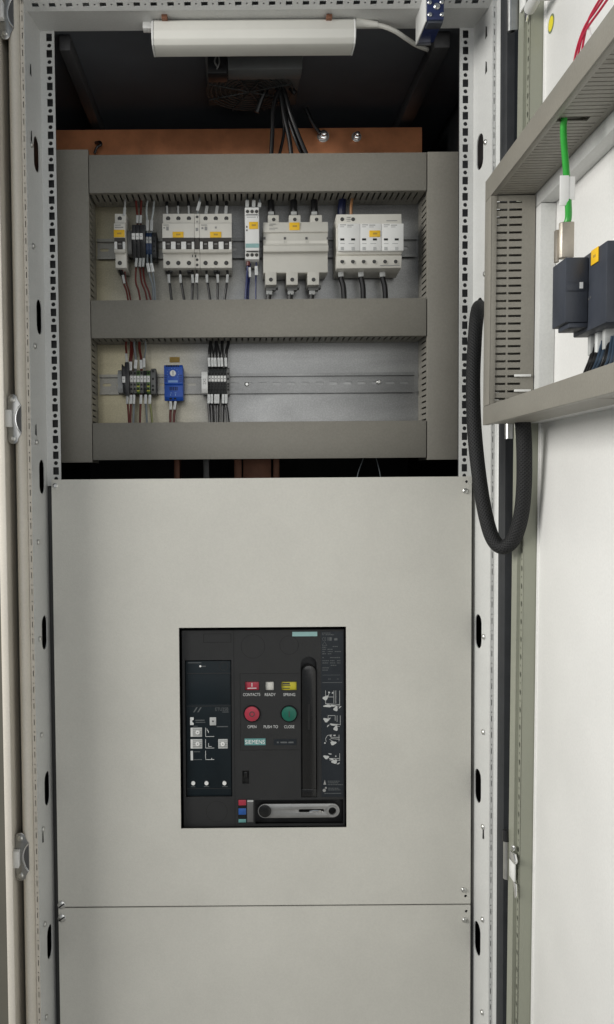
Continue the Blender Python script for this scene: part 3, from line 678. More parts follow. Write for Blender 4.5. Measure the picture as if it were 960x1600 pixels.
for q in (413.2, 445.3, 479, 512.5):
    b = MB(); b.pbox(q-1.6, 370.4, q+1.8, 374.2, DF+0.0058, 0.002); b.obj('fuse_window', 'dark_grey', fs)
bars(fs, 'print_grey', [(421, 349.5, 431, 350.4), (421, 352, 427, 353), (421, 356, 434, 357), (421, 358.6, 430, 359.4)], DF+0.0045)
bars(fs, 'device_light', [(416, 376, 444, 381), (449, 376, 478, 381), (483, 376, 511, 381)], DF+0.0055, 'label_field'); yellow(fs, 452.5, 347.5, 468.5, 359.5, DF+0.0045)
# surge arrester
DS = 1.402; xm = 577
sa = thing('surge_arrester', 'wide white surge arrester with six black windows and six terminal screws', 'surge arrester', (xx(577, DS, 380), 1.463, zz(420, DS, xm)))
z = lambda y, D=DS: zz(y, D, xm)
x0, x1 = xx(526, DS+0.01, 380), xx(627.5, DS+0.01, 380)
b = MB(); b.prism([(1.463, z(336)), (DS+0.010, z(334.5, DS+0.010)), (DS+0.008, z(352, DS+0.008)), (DS+0.012, z(353)), (DS+0.012, z(392.4, DS+0.012)), (DS+0.006, z(392.7, DS+0.006)), (DS+0.008, z(397.5, DS+0.008)), (DS+0.012, z(398.5, DS+0.012)), (DS+0.006, z(400.5, DS+0.006)), (DS+0.011, z(419, DS+0.011)), (1.463, z(421))], x0, x1)
b.obj('base', 'device_light', sa, bevel=0.0007)
for k in range(3):
    a = 529+k*34.1
    b = MB(); b.pbox(a, 349.2, a+33.8, 391.8, DS, 0.0115); o = b.obj('plug_module', 'device_white', sa, bevel=0.0007)
    bars(o, 'print_grey', [(a+2.5, 350.8, a+12, 352), (a+2.5, 354, a+9, 354.8), (a+14, 351.2, a+23.5, 352.4), (a+14, 354.2, a+21, 355)], DS); bars(o, 'sleeve_grey', [(a+3, 380, a+10, 381), (a+16, 380, a+25, 381)], DS)
    for q in (a+3, a+19.9):
        b = MB(); b.pbox(q, 372.4, q+6.2, 375.6, DS-0.0004, 0.001); b.obj('status_window', 'hole_black', o)
        b = MB(); b.pbox(q+0.6, 385.8, q+5.4, 390.6, DS-0.0005, 0.001); b.obj('grip_square', 'sleeve_grey', o)
for q in (535, 551.7, 568.5, 585.2, 602, 618.6): screw_hole(sa, q, 408.8, DS+0.0078, 3.0)
for q in (535, 552): screw_hole(sa, q, 342.7, DS+0.009, 3.0)
bars(sa, 'print_grey', [(604, 344.2, 621, 345.4), (542, 339, 548, 340), (541.5, 342, 548.5, 343), (542, 345, 548, 346)], DS+0.0085); bars(sa, 'print_grey', [(594, 414.2, 625, 415.4)], DS+0.0096)
yellow(sa, 577.5, 360, 594.5, 370, DS)

# lower row
slice_('end_bracket', 'grey end bracket left of the green and grey terminals, lower rail', 'end bracket', 184, 192.5, 577, 615, 1.425, 'sleeve_grey', None)
x0, x1 = xx(190.5, 1.41, 590), xx(202.5, 1.41, 590)
ft = thing('fuse_terminal', 'tall black fuse terminal with lever on the lower rail', 'terminal', ((x0+x1)/2, DR, zz(618, 1.41, 196)))
b = MB(); pr = [(190.2, 569), (191.5, 569), (191.8, 574.5), (195, 573), (195.3, 566), (201.5, 566), (202.3, 617.5), (195.5, 617.5), (193, 602), (190.4, 597)]
b.prism([(W(a, c, 1.411).x, W(a, c, 1.411).z) for a, c in pr], 1.411, DR-0.002, 'y'); b.obj('body', 'black_plastic', ft, bevel=0.0004)
b = MB(); b.pbox(191, 588, 195.8, 597.8, 1.4095, 0.0018); k = b.obj('marker', 'label_white', ft, bevel=0.0003); bars(k, 'print_grey', [(192.4, 592, 194.4, 593)], 1.4094, 'printed_number')
cols = ['terminal_grey', 'terminal_grey', 'terminal_green', 'terminal_grey', 'terminal_dark', 'terminal_green']
for k in range(6):
    a = 203+k*5.3
    o = slice_('terminal_block', ('green and yellow earth terminal block between grey terminal blocks' if k == 2 else 'green and yellow earth terminal block beside the end terminal') if k in (2, 5) else {0: 'grey terminal block next to the tall black fuse terminal', 1: 'grey terminal block second from the tall black fuse terminal', 3: 'grey terminal block between earth terminals, nearer the fuse terminal', 4: 'dark grey terminal block between earth terminals, nearer the thermostat', 2: '', 5: ''}[k], 'terminal', a, a+5.2, 577.5, 615.5, 1.424, cols[k], 'lower rail earth terminals' if k in (2, 5) else 'lower rail grey terminals', (587, 597, 'label_white'), (583, 601, 607.5))
    if k in (2, 5):
        b = MB(); b.pbox(a+0.3, 602.6, a+4.9, 604.4, 1.4238, 0.0008); b.pbox(a+0.3, 609.6, a+4.9, 611.4, 1.4238, 0.0008); b.obj('yellow_band', 'terminal_yellow', o)
slice_('terminal_end_plate', 'grey green end terminal with openings right of the earth terminals', 'terminal', 235.4, 243.4, 574.5, 617, 1.424, 'terminal_grey', None, None, (580, 592, 603, 609))
# thermostat
DH_ = 1.418; xm = 270
th = thing('thermostat', 'small blue thermostat with white round dial on the lower rail', 'thermostat', (xx(270, DH_, 600), DR, zz(626, DH_, xm)))
x0, x1 = xx(256.8, DH_, 600), xx(286.0, DH_, 600)
z = lambda y, D=DH_: zz(y, D, xm)
b = MB(); b.prism([(DR-0.0015, z(573)), (DH_+0.003, z(570)), (DH_, z(573)), (DH_, z(600)), (DH_+0.003, z(601.5)), (DH_+0.002, z(620)), (DH_+0.006, z(626)), (DR-0.0015, z(622))], x0, x1); b.obj('case', 'blue_thermostat', th, bevel=0.0008)
c = W(270.6, 583.5, DH_); b = MB(); b.cyl((c.x, DH_+0.001, c.z), (c.x, DH_-0.004, c.z), 0.0054, 24, 0.0050); dk = b.obj('dial', 'device_white', th)
bars(dk, 'print_grey', [(270, 579.5, 271.2, 586)], DH_-0.0041, 'pointer')
b = MB()
for i in range(10):
    a = R(-40+i*28.9); q = (270.6+9*math.sin(a-R(90)), 583.5-8.4*math.cos(a-R(90))); b.disc(q[0], q[1], DH_-0.0002, 0.55, 0.0004, 6)
b.obj('scale_marks', 'pale_blue', th)
bars(th, 'pale_blue', [(263.2, 594.2, 278, 597.6)], DH_, 'name_label')
bars(th, 'hole_black', [(260+i*2.6, 570.2, 261.4+i*2.6, 573.4) for i in range(8)], DH_-0.0002, 'vent_slots'); bars(th, 'hole_black', [(265.5+i*2.7, 604.5, 266.8+i*2.7, 610) for i in range(5)], DH_+0.0024, 'vent_slots')
bars(th, 'hole_black', [(257.5, 586+i*3, 261, 586.8+i*3) for i in range(4)] + [(280, 586+i*3, 285, 586.8+i*3) for i in range(4)], DH_-0.0001, 'vent_slots')
bars(th, 'pale_blue', [(266.5, 613.5, 269, 614.3), (266.5, 615.5, 267.3, 618.5), (273, 613.5, 276, 614.3), (274, 615.5, 275, 618.5)], DH_+0.0022, 'printed_number')
bars(th, 'hole_black', [(265, 621.5, 268.8, 624.2), (272, 621.5, 275.8, 624.2)], DH_+0.0028, 'wire_opening')
b = MB(); b.pbox(265.3, 557.8, 281, 566.2, DP-0.0012, 0.001); yl = tag(b.obj('marker_label', 'label_ochre'), 'ochre yellow marker label stuck on plate above the blue thermostat', 'label')
# second terminal group
b_ = slice_('end_bracket', 'white end bracket with lettering left of the black wired terminals', 'end bracket', 315, 324.8, 578.5, 615.5, 1.416, 'device_white', None)
text('printed_text', '2X2', 319.8, 596, 1.416-0.0002, 4.4, 'print_grey', b_, 9, True)
for k in range(6):
    a = 325.6+k*4.75
    slice_('terminal_block', f"dark grey terminal block, {['first','second','third','fourth','fifth','sixth'][k]} counted from the white end bracket", 'terminal', a, a+4.65, 573.5, 618.5, 1.422, 'terminal_dark', 'terminals with black wires', (587, 596.2, 'label_white'), (584, 600, 604, 608.5))
slice_('terminal_end_plate', 'dark grey end terminal closing the row with black wires', 'terminal', 354.4, 359, 573.5, 618.5, 1.422, 'terminal_grey', None, None, (584, 592, 600, 604, 608.5))

# ================================================================== wires
ORD = ['first', 'second', 'third', 'fourth', 'fifth', 'sixth']
def wire(label, mat, pts, rpx, group=None, sleeve=None, smat='sleeve_white', name='wire', cat='wire', n=8):
    PW = [W(*p) for p in pts]; o = thing(name, label, cat, PW[0], group)
    MB().tube(PW, rpx*1.42/F, n, 5).obj('insulation', mat, o)
    for sv in ([sleeve] if sleeve and not isinstance(sleeve, list) else (sleeve or [])):   # (px0,py0,px1,py1,half width px, D)
        p0, p1 = W(sv[0], sv[1], sv[5]), W(sv[2], sv[3], sv[5]); dv = (p1-p0).normalized(); sd = dv.cross(Vector((0, 1, 0))).normalized()*sv[4]*1.42/F; fr = Vector((0, 0.0022, 0))
        vs = [p+sg*sd+t*fr for p in (p0, p1) for sg, t in ((-1, -1), (1, -1), (1, 1), (-1, 1))]
        k = MB().add(vs, [(0, 1, 2, 3), (7, 6, 5, 4), (0, 4, 5, 1), (1, 5, 6, 2), (2, 6, 7, 3), (3, 7, 4, 0)]).obj('marker_sleeve', smat, o, bevel=0.0005)
        q0, q1 = p0.lerp(p1, .25)-fr*1.06, p0.lerp(p1, .75)-fr*1.06; e = sd*0.35
        MB().add([q0-e, q1-e, q1+e*.2, q0+e*.2], [(0, 1, 2, 3)]).obj('printed_number', 'sleeve_grey', k)
    return o
E = 1.405   # into the duct
# above the upper devices (run up through the duct slots)
wire('grey wire with marker at top of single pole breaker', 'sleeve_grey', [(195, 333, 1.43), (195.5, 322, 1.43), (196, 308, 1.44)], 1.6, None, (194.5, 338, 195.5, 324.5, 2.0, 1.418), 'sleeve_grey')
for q, q2 in ((215, 213), (220, 221)): wire('dark red wire entering top of the black fuse terminals', 'wire_red', [(q, 352, 1.43), (q, 338, 1.435), (q2, 318, 1.44), (q2, 304, 1.44)], 1.6, 'red wires above fuse terminals', (q-0.2, 349, q+0.3, 336.5, 2.0, 1.42), 'sleeve_grey')
for q, q2 in ((230.5, 229.5), (237, 240)): wire('pale grey wire rising from the dark blue terminals, ' + ('beside fuse terminals' if q < 233 else 'beside end terminal'), 'wire_pale', [(q, 364, 1.43), (q, 348, 1.43), (q2-0.3, 330, 1.43), (q2+1, 316, 1.44), (q2+3, 304, 1.45)], 1.5, 'pale wires above blue terminals', (q, 361, q+0.5, 344, 2.3, 1.424), 'sleeve_grey')
for i, (q, q2) in enumerate(((262, 261), (279, 278.5), (295.5, 295))): wire(f'black wire atop {ORD[i]} pole of the three pole breaker beside auxiliary contact', 'wire_black', [(q, 336, 1.445), (q2, 322, 1.445), (q2, 304, 1.45)], 2.3, 'black wires above three pole breakers', (q, 335, q2, 322, 1.6, 1.438), 'sleeve_grey')
for i, (q, q2) in enumerate(((322, 324), (338, 340), (353, 354))): wire(f'black wire atop {ORD[i]} pole of the three pole breaker right of auxiliary contact', 'wire_black', [(q, 336, 1.445), (q2, 322, 1.445), (q2, 304, 1.45)], 2.3, 'black wires above three pole breakers', (q, 335, q2, 322, 2.4, 1.438), 'sleeve_grey')
wire('tilted grey wire marker on wire above auxiliary contact', 'wire_grey', [(308.5, 337, 1.425), (311, 322, 1.42), (313, 306, 1.43)], 1.3, None, (308.7, 329.5, 312.5, 315.5, 2.2, 1.415), 'sleeve_grey')
for i, (q, q2) in enumerate(((386.5, 386.5), (396.5, 397), (405.5, 406))): wire(f'grey marked wire atop the slim relay, {ORD[2-i]} counted from the fuse switch', 'wire_grey', [(q, 326, 1.43), (q2, 316, 1.43), (q2, 303, 1.45)], 1.5, 'wires above the slim relay', (q, 324, q2, 313.5 if q < 400 else 317, 2.7, 1.424), 'sleeve_grey')
for q, wh in ((424, 'lug beside the relay'), (459.5, 'middle lug'), (491.5, 'lug beside the surge arrester')): wire(f'thick black cable entering top {wh} of the fuse switch', 'wire_black', [(q+1.5, 340, 1.44), (q, 326, 1.44), (q-0.5, 300, 1.45)], 5.2, 'cables above the fuse switch', (q, 336, q-0.2, 331, 4.4, 1.431), 'sleeve_grey', cat='cable')
wire('thick dark blue wire entering top of the surge arrester', 'wire_navy', [(534, 340, 1.44), (534.5, 322, 1.44), (537, 300, 1.45)], 6.2)
wire('orange wire entering top of the surge arrester', 'wire_orange', [(549, 338, 1.43), (549, 322, 1.43), (551, 310, 1.44), (554, 302, 1.45)], 2.2)
# below the upper devices, down behind the middle duct
wire('red wire with clear marker below the single pole breaker', 'wire_red', [(191, 418, 1.43), (193, 440, 1.43), (198, 455, 1.43), (201, 472, 1.425)], 1.4, None, (192.3, 430, 194.8, 443, 1.8, 1.42), 'sleeve_grey')
wire('second red wire behind the one below single pole breaker', 'wire_red', [(195, 418, 1.44), (197, 438, 1.44), (202, 456, 1.44), (205, 472, 1.43)], 1.2)
wire('thick black ferrule under the single pole breaker', 'wire_black', [(186, 418, 1.435), (189.5, 425, 1.43), (193, 431, 1.426)], 3.6)
for i, (q, qm, qe) in enumerate(((213.5, 212, 220), (219.5, 221, 231), (224.5, 226, 237))): wire(f'red wire below black fuse terminals, {ORD[2-i]} counted from the dark blue terminals', 'wire_red', [(q, 402, 1.43), (q-0.6, 417, 1.43), (qm+0.5, 440, 1.425), ((qm+qe)/2+1, 455, 1.425), (qe, 473, 1.425)], 1.4, 'red wires below fuse terminals', (q+0.4, 403.5, q-0.8, 417, 2.0, 1.422), 'sleeve_grey')
for q, qe in ((230.5, 240), (236.5, 243)): wire('grey wire leaving the dark blue terminals, ' + ('beside fuse terminals' if q < 233 else 'beside end terminal'), 'wire_grey', [(q, 395, 1.43), (q+0.3, 410, 1.42), (q+3, 428, 1.42), (qe-1, 448, 1.425), (qe, 473, 1.425)], 1.5, 'grey wires below blue terminals', (q+0.2, 411.5, q+3.0, 425, 2.3, 1.414))
for q, qm, qe, sm in ((264.5, 266, 269, 'sleeve_grey'), (282.5, 284.5, 289, 'sleeve_grey'), (301.5, 301, 300.5, 'sleeve_grey')): wire('black wire below breaker beside auxiliary contact, ' + {264.5: 'first', 282.5: 'second', 301.5: 'third'}[q] + ' pole', 'wire_black', [(q-1, 419, 1.435), (q, 430, 1.43), (qm, 447, 1.425), (qe, 473, 1.425)], 2.0, 'black wires below three pole breakers', (q-0.6, 429, q+0.2, 442.5, 2.0, 1.42), sm)
wire('thin dark wire with bright white marker below auxiliary contact', 'wire_black', [(308, 419, 1.43), (308, 440, 1.425), (309, 455, 1.425), (309, 473, 1.425)], 1.0, None, (308.2, 428, 307.6, 442, 2.2, 1.42))
for q, qm, qe in ((323.5, 325.5, 329.5), (340.3, 340.3, 340), (356, 354, 350.5)): wire('black wire below breaker right of auxiliary contact, ' + {323.5: 'first', 340.3: 'second', 356: 'third'}[q] + ' pole', 'wire_black', [(q-1, 419, 1.435), (q, 430, 1.43), (qm, 447, 1.425), (qe, 473, 1.425)], 1.9, 'black wires below three pole breakers', (q, 429, q+(0.5 if q < 345 else -1), 442, 2.0, 1.42), 'sleeve_grey')
for q in (264, 297.5, 339): 
    tag(MB().pbox(q-5, 417.3, q+5, 425.5, 1.432, 0.02).obj('wire_ferrule', 'black_plastic', bevel=0.001), {264: 'black double ferrule under first pole of breaker beside auxiliary contact', 297.5: 'black double ferrule under third pole of breaker beside auxiliary contact', 339: 'black double ferrule under breaker right of auxiliary contact'}[q], 'ferrule', 'double ferrules')
wire('blue wire with red ferrule below the slim relay', 'wire_blue', [(388, 407, 1.43), (387, 425, 1.43), (385, 450, 1.427), (383.5, 473, 1.427)], 1.9, None, (390.5, 418, 391, 433, 1.8, 1.421))
wire('second blue wire beside the one with red ferrule', 'wire_blue', [(391, 407, 1.437), (390, 430, 1.435), (388.5, 450, 1.43), (387.5, 473, 1.43)], 1.6)
tag(MB().cyl(W(388, 405, 1.426), W(388.2, 415, 1.426), 0.0032, 10).obj('wire_ferrule', 'wire_red'), 'red ferrule below the slim white relay', 'ferrule')
wire('thin dark blue wire with white marker below the slim relay', 'wire_blue', [(401, 407, 1.43), (400.5, 425, 1.43), (400, 445, 1.427), (400, 473, 1.427)], 1.1, None, (400.5, 416, 401, 430, 2.4, 1.42))
for q, wh in ((421, 'lug beside the relay'), (454.5, 'middle lug'), (488, 'lug beside the surge arrester')): wire(f'thick black cable leaving bottom {wh} of the fuse switch', 'wire_black', [(q, 452, 1.438), (q-1, 462, 1.436), (q-2, 478, 1.436)], 4.2, 'cables below the fuse switch', (q+0.2, 452.5, q-0.2, 460.5, 4.7, 1.434), 'sleeve_grey', cat='cable')
for i, (q, qe) in enumerate(((532.5, 538.5), (564, 568), (597.5, 603))): wire(f'thick black cable under the surge arrester, {ORD[i]} counted from the fuse switch', 'wire_black', [(q, 424, 1.436), (q+1, 436, 1.434), ((q+qe)/2+1.5, 450, 1.432), (qe, 478, 1.43)], 4.2, 'cables below the surge arrester', (q, 425, q+0.6, 432.5, 4.2, 1.431), 'sleeve_grey', cat='cable')
# lower row, up into the middle duct
wire('red wire with marker above the tall black fuse terminal', 'wire_red', [(198, 567, 1.43), (197.8, 552, 1.43), (197, 540, 1.44), (198, 528, 1.445)], 1.6, None, (198.6, 566, 197.5, 552.5, 1.9, 1.424), 'sleeve_grey')
for q, qt in ((203.5, 205), (206, 208)): wire('red wire rising from the grey terminals to the middle duct', 'wire_red', [(q, 580, 1.435), (q-0.3, 563, 1.432), (qt, 545, 1.44), (qt, 528, 1.445)], 1.6, 'red wires above grey terminals', (204.3, 579, 204.2, 565.3, 2.3, 1.424) if q < 204 else None)
wire('grey wire with white marker above the second grey terminal', 'wire_grey', [(212, 580, 1.435), (212.5, 562, 1.43), (210.5, 545, 1.435), (209, 528, 1.445)], 1.7, None, (211.7, 576, 213, 562.3, 2.3, 1.424))
for q, qt in ((221, 217.5), (222, 219)): wire('dark red wire above the green earth terminal, ' + ('with white marker' if q < 221.5 else 'without marker'), 'wire_red', [(q, 580, 1.435), (q-0.3, 562, 1.43), (qt, 545, 1.44), (qt, 528, 1.445)], 1.4, 'dark red wires above earth terminal', (221.2, 576, 220.5, 562.5, 2.1, 1.424) if q < 221.5 else None)
wire('pale thin wire with white marker above the grey terminals', 'wire_grey', [(226, 578, 1.435), (226, 560, 1.43), (228, 545, 1.435), (227, 533, 1.44), (223, 528, 1.445)], 1.1, None, (225.5, 574, 225.2, 560, 2.0, 1.423))
for q, qe, mt, sx_, sm in ((200, 202, 'wire_red', 199.3, 'sleeve_grey'), (205, 204, 'wire_red', 204.7, 'sleeve_white'), (209.5, 208.5, 'wire_grey', 209.6, 'sleeve_white'), (220, 219, 'wire_red', 220.5, 'sleeve_white'), (228.5, 230, 'wire_grey', 227.8, 'sleeve_white'), (235, 238.5, 'wire_earth', 234.5, 'sleeve_white')):
    col = {'wire_red': 'red', 'wire_grey': 'grey', 'wire_earth': 'yellow green'}[mt]
    wire(f'{col} wire with marker below the ' + ('tall black fuse terminal' if q == 200 else 'earth and grey terminals'), mt, [(q, 614, 1.435), (q, 630, 1.43), ((q+qe)/2, 645, 1.428), (qe, 664, 1.425)], 1.6, f'{col} wires below the left terminals', (sx_+0.3, 617, sx_-0.3, 631, 2.0, 1.422), sm)
for q, qe in ((267, 266.5), (273.5, 272)): wire('brown red wire with white marker below the blue thermostat', 'wire_red', [(q, 622, 1.43), (q, 640, 1.428), (qe, 650, 1.428), (qe, 664, 1.426)], 2.0, 'wires below the thermostat', (q+(1 if q > 270 else 0), 627, q-(0.8 if q > 270 else 0), 640, 1.9, 1.422))
for i, (q, qt) in enumerate(((327.5, 329), (332.5, 329.5), (337, 338), (342.5, 338.8), (347.2, 347.5), (353.5, 357))): wire(f'black wire above dark terminals, {ORD[i]} counted from the white bracket', 'wire_black', [(q, 578, 1.435), (q, 560, 1.43), (q*.75+qt*.25, 548, 1.432), (qt, 537, 1.438), (qt, 527, 1.447)], 2.5, 'black wires above the dark terminals', (q, 573, q-0.6, 559, 2.0, 1.423))
for i, (q, qe) in enumerate(((326.3, 329), (331, 332.5), (336.8, 338), (340.8, 340.5), (348.8, 348), (353.5, 357.5))): wire(f'black wire below dark terminals, {ORD[i]} counted from the white bracket', 'wire_black', [(q, 614, 1.435), (q, 632, 1.43), ((q+qe)/2, 645, 1.428), (qe, 664, 1.425)], 2.4, 'black wires below the dark terminals', (q+0.4, 616, q, 630.5, 2.0, 1.423))

# ================================================================== top of the cabinet
# strip light under the beam
x0, x1 = xx(237.5, 1.285, 50), xx(555.5, 1.285, 50); zl1 = ZTOP-0.0015; zl0 = zz(70, 1.282, 400)
lp = thing('strip_light', 'white slim strip light hanging below the top beam', 'light', ((x0+x1)/2, 1.3, zl0))
h = zl1-zl0
pr = [(1.287, zl1), (1.281, zl1-h*.12), (1.279, zl1-h*.42), (1.277, zl1-h*.50), (1.278, zl1-h*.80), (1.284, zl0+h*.04), (1.292, zl0), (1.316, zl0), (1.322, zl0+h*.1), (1.322, zl1)]
MB().prism(pr, x0+0.003, x1-0.003).obj('diffuser', 'lamp_white', lp, bevel=0.001)
for a, c in ((x0, x0+0.0028), (x1-0.0028, x1)): MB().prism([(y+(0.0006 if y < 1.3 else -0.0006)*-1, z_) for y, z_ in pr], a, c).obj('end_cap', 'device_white', lp, bevel=0.0008)
MB().pbox(223, 32.5, 237, 44, 1.294, 0.014).obj('end_socket', 'device_white', lp, bevel=0.001)
for q in (257, 515): MB().pbox(q-4.5, 21.5, q+4.5, 28.5, 1.274, 0.012).obj('clip', 'copper_dark', lp, bevel=0.0006)
wire('white flexible cable curving from strip light to blue switch', 'lamp_white', [(555, 36, 1.295), (575, 37, 1.295), (598, 41, 1.297), (618, 49, 1.305), (636, 61, 1.32), (652, 71, 1.34), (668, 77.5, 1.37)], 3.2, None, None, 'sleeve_white', 'lamp_cable', 'cable')
b = MB(); b.cyl(W(556, 35.5, 1.295), W(590, 38.5, 1.295), 0.0072, 14, 0.0042)
b.obj('strain_relief', 'lamp_white', lp)
# blue door switch
bx0, bx1 = xx(668, 1.222, 10), xx(694, 1.222, 10); bz0, bz1 = zz(31, 1.222, 680), zz(-22, 1.222, 680)
sw = thing('door_switch', 'dark blue door switch with five screws on the top beam', 'switch', ((bx0+bx1)/2, 1.25, bz0))
MB().box(bx0, bx1, 1.2215, 1.285, bz0, bz1).obj('housing', 'blue_switch', sw, bevel=0.0012)
MB().box(bx0-0.0022, bx0-0.0003, 1.224, 1.290, bz0-0.001, bz1).obj('side_bracket', 'frame_paint', sw, bevel=0.0005)
MB().box(bx0+0.001, bx1-0.001, 1.2225, 1.240, bz0-0.004, bz0-0.0002).obj('lower_cap', 'slate_plastic', sw, bevel=0.001)
MB().box(bx0-0.002, bx1-0.004, 1.2855, 1.288, bz0-0.003, bz0+0.02).obj('back_plate', 'zinc', sw)
for px, py, rr_ in ((671.5, 4, 1), (690.5, 3.5, 1), (682.5, 10.5, 1.5), (671.8, 23, 1), (691, 23, 1)):
    c = W(px, py, 1.2215); s_ = inst('screw', SCREW, (c.x, 1.2215, c.z), sw); s_.scale = (0.75*rr_,)*3
# roof fan
ZR = ZTOP+0.0098
fx0, fx1 = xx(321, 1.40, 90), xx(474, 1.40, 90)
fn = thing('roof_fan', 'dark grey roof fan with round wire grille under the roof', 'fan', ((fx0+fx1)/2, 1.5, ZR-0.03))
MB().box(fx0, fx1, 1.395, 1.575, ZR-0.012, ZR).obj('base_plate', 'fan_grey', fn, bevel=0.002)
MB().box(fx0+0.037, fx1-0.002, 1.393, 1.43, ZR-0.034, ZR-0.0125).obj('housing', 'fan_grey', fn, bevel=0.002)
fc = Vector(((fx0+fx1)/2-0.006, 1.505, ZR-0.0165)); g = MB()
for i in range(9): g.ring(fc, (0, 0, -1), 0.010+i*0.0082, 0.0122+i*0.0082, 0.002, 36)
for i in range(4):
    a = math.pi*i/4+0.4; dx, dy = math.cos(a)*0.078, math.sin(a)*0.078; g.cyl(fc+Vector((-dx, -dy, -0.0032)), fc+Vector((dx, dy, -0.0032)), 0.0012, 6)
g.obj('grille', 'grille_dark', fn)
hb = MB(); hb.cyl(fc+Vector((0, 0, 0.004)), fc+Vector((0, 0, -0.001)), 0.024, 24); hb.obj('hub', 'black_plastic', fn)
MB().box(fx0+0.004, fx0+0.036, 1.393, 1.425, ZR-0.040, ZR-0.0125).obj('terminal_box', 'black_plastic', fn, bevel=0.001)
b = MB(); b.tube([W(338, 88, 1.392), W(336, 97, 1.389), W(341, 106, 1.391)], 0.0014, 6).tube([W(342, 88, 1.392), W(343, 98, 1.388), W(339, 108, 1.391)], 0.0012, 6); b.uv = None; b.obj('terminal_wires', 'terminal_grey', fn)
# copper busbar
bx0, bx1 = xx(84, 1.62, 220), xx(660, 1.62, 220); bz1, bz0 = zz(200.5, 1.62, 400), zz(262, 1.62, 400)
tag(MB().box(bx0, bx1, 1.62, 1.632, bz0, bz1).obj('copper_busbar', 'copper', bevel=0.0012), 'wide flat copper busbar running above the grey ducts', 'busbar')
for px, py, lb in ((505, 213.5, 'larger steel bolt with washer on the copper busbar near the black cables'), (557, 214.5, 'smaller steel bolt on the copper busbar farther from the black cables')):
    c = W(px, py, 1.62); r = 0.0105 if px < 520 else 0.0085
    bo = thing('bolt', lb, 'bolt', (c.x, 1.62, c.z-r), 'busbar bolts')
    b = MB(); b.cyl((c.x, 1.6199, c.z), (c.x, 1.6175, c.z), r*1.1, 20); b.obj('washer', 'zinc', bo)
    b = MB(); b.cyl((c.x, 1.6175, c.z), (c.x, 1.609, c.z), r*.86, 6); b.obj('nut', 'chrome', bo, bevel=0.0008)
    b = MB(); b.cyl((c.x, 1.609, c.z), (c.x, 1.600, c.z), r*.48, 12); b.obj('thread', 'chrome', bo, bevel=0.0008)
wire('short dark cable end hooked over the busbar', 'wire_black', [(148, 240, 1.60), (152, 230, 1.60), (158, 226, 1.60), (156, 222, 1.605), (150, 223, 1.618)], 2.6, None, None, name='cable', cat='cable')
# black cables from the fan region down behind the top duct
for i, pts in enumerate(([(424, 246, 1.50), (426, 205, 1.50), (428, 165, 1.50), (440, 134, 1.50), (452, 131, 1.51)],
            [(436, 246, 1.515), (444, 205, 1.515), (440, 165, 1.51), (437, 137, 1.51), (446, 130, 1.52)],
            [(456, 246, 1.50), (452, 215, 1.50), (444, 180, 1.50), (438, 145, 1.50), (430, 132, 1.51)],
            [(481, 246, 1.51), (468, 215, 1.505), (455, 180, 1.50), (446, 148, 1.50), (436, 130, 1.505)],
            [(474, 246, 1.525), (460, 212, 1.52), (448, 175, 1.52), (442, 142, 1.52), (450, 128, 1.525)],
            [(402, 176, 1.525), (409, 155, 1.52), (419, 136, 1.515), (432, 127, 1.51), (446, 130, 1.51), (462, 146, 1.51)])):
    wire(['black cable farthest from the bolts in the bundle over the busbar', 'thin black cable second from the hooked cable end, over the busbar', 'black cable in the middle of the bundle over the busbar', 'black cable nearest the larger bolt in bundle over the busbar', 'thin black cable beside the one nearest the larger bolt'][i] if i < 5 else 'black cable arching over the bundle below the fan', 'wire_black', pts, (3.6, 2.6, 3.8, 3.8, 3.0, 4.2)[i], 'black cables over the busbar' if i < 5 else None, name='cable', cat='cable', n=10)
wire('black cable running to the larger busbar bolt', 'wire_black', [(478, 168, 1.6), (488, 190, 1.605), (500, 208, 1.607)], 3.5, None, None, name='cable', cat='cable')
# glimpses through the slit above the cover panel
for px0, px1, lb in ((366, 378, 'narrow copper bar end seen in the slit above cover panel'), (380, 424, 'wide dull copper bar seen in the slit above cover panel'), (427, 437, 'thin copper bar right of the wide dull one in slit'), (272, 281, 'small dark copper bar in slit near the blue thermostat'), (318, 327, 'small grey bar in slit below the dark terminals')):
    x0, x1 = xx(px0, 1.55, 730), xx(px1, 1.55, 730)
    tag(MB().box(x0, x1, 1.55, 1.60, zz(790, 1.55), zz(690, 1.55)).obj('bar_end', 'copper_dark' if px0 != 318 else 'terminal_grey', bevel=0.001), lb, 'busbar')
wire('thin pale wire in the slit above the cover panel, leaning right', 'wire_grey', [(557, 752, 1.45), (561, 735, 1.45), (568, 716, 1.46), (572, 700, 1.46)], 0.8)
wire('thin pale wire in the slit above the cover panel, leaning left', 'wire_grey', [(596, 752, 1.45), (593, 735, 1.45), (588, 716, 1.46), (584, 700, 1.46)], 0.8)

# ================================================================== air circuit breaker in the cover panel
DB = 1.3135
x0, x1, z0, z1 = rect(286, 984.5, 538.5, 1291, DB)
acb = thing('air_circuit_breaker', 'large black air circuit breaker with red and green buttons in cover panel', 'circuit breaker', ((x0+x1)/2, 1.42, z0))
hl = []; ox, oz = x0, z0
def rp(a, c, e, f, D=DB): q = rect(a, c, e, f, D); return rr(q[0]-ox, q[1]-ox, q[2]-oz, q[3]-oz)
hl.append(rp(290, 1031.5, 362.5, 1245)); hl.append(rp(399, 1249.5, 537, 1287.5))
lx0, lx1, lz0, lz1 = rect(470.5, 1026, 495.5, 1246, DB); lr = (lx1-lx0)/2; lxm = (lx0+lx1)/2
hl.append([(lx0-ox, lz0-oz), (lx1-ox, lz0-oz)] + [(lxm-ox+lr*math.cos(t), lz1-lr-oz+lr*math.sin(t)) for t in [i*math.pi/12 for i in range(13)]])
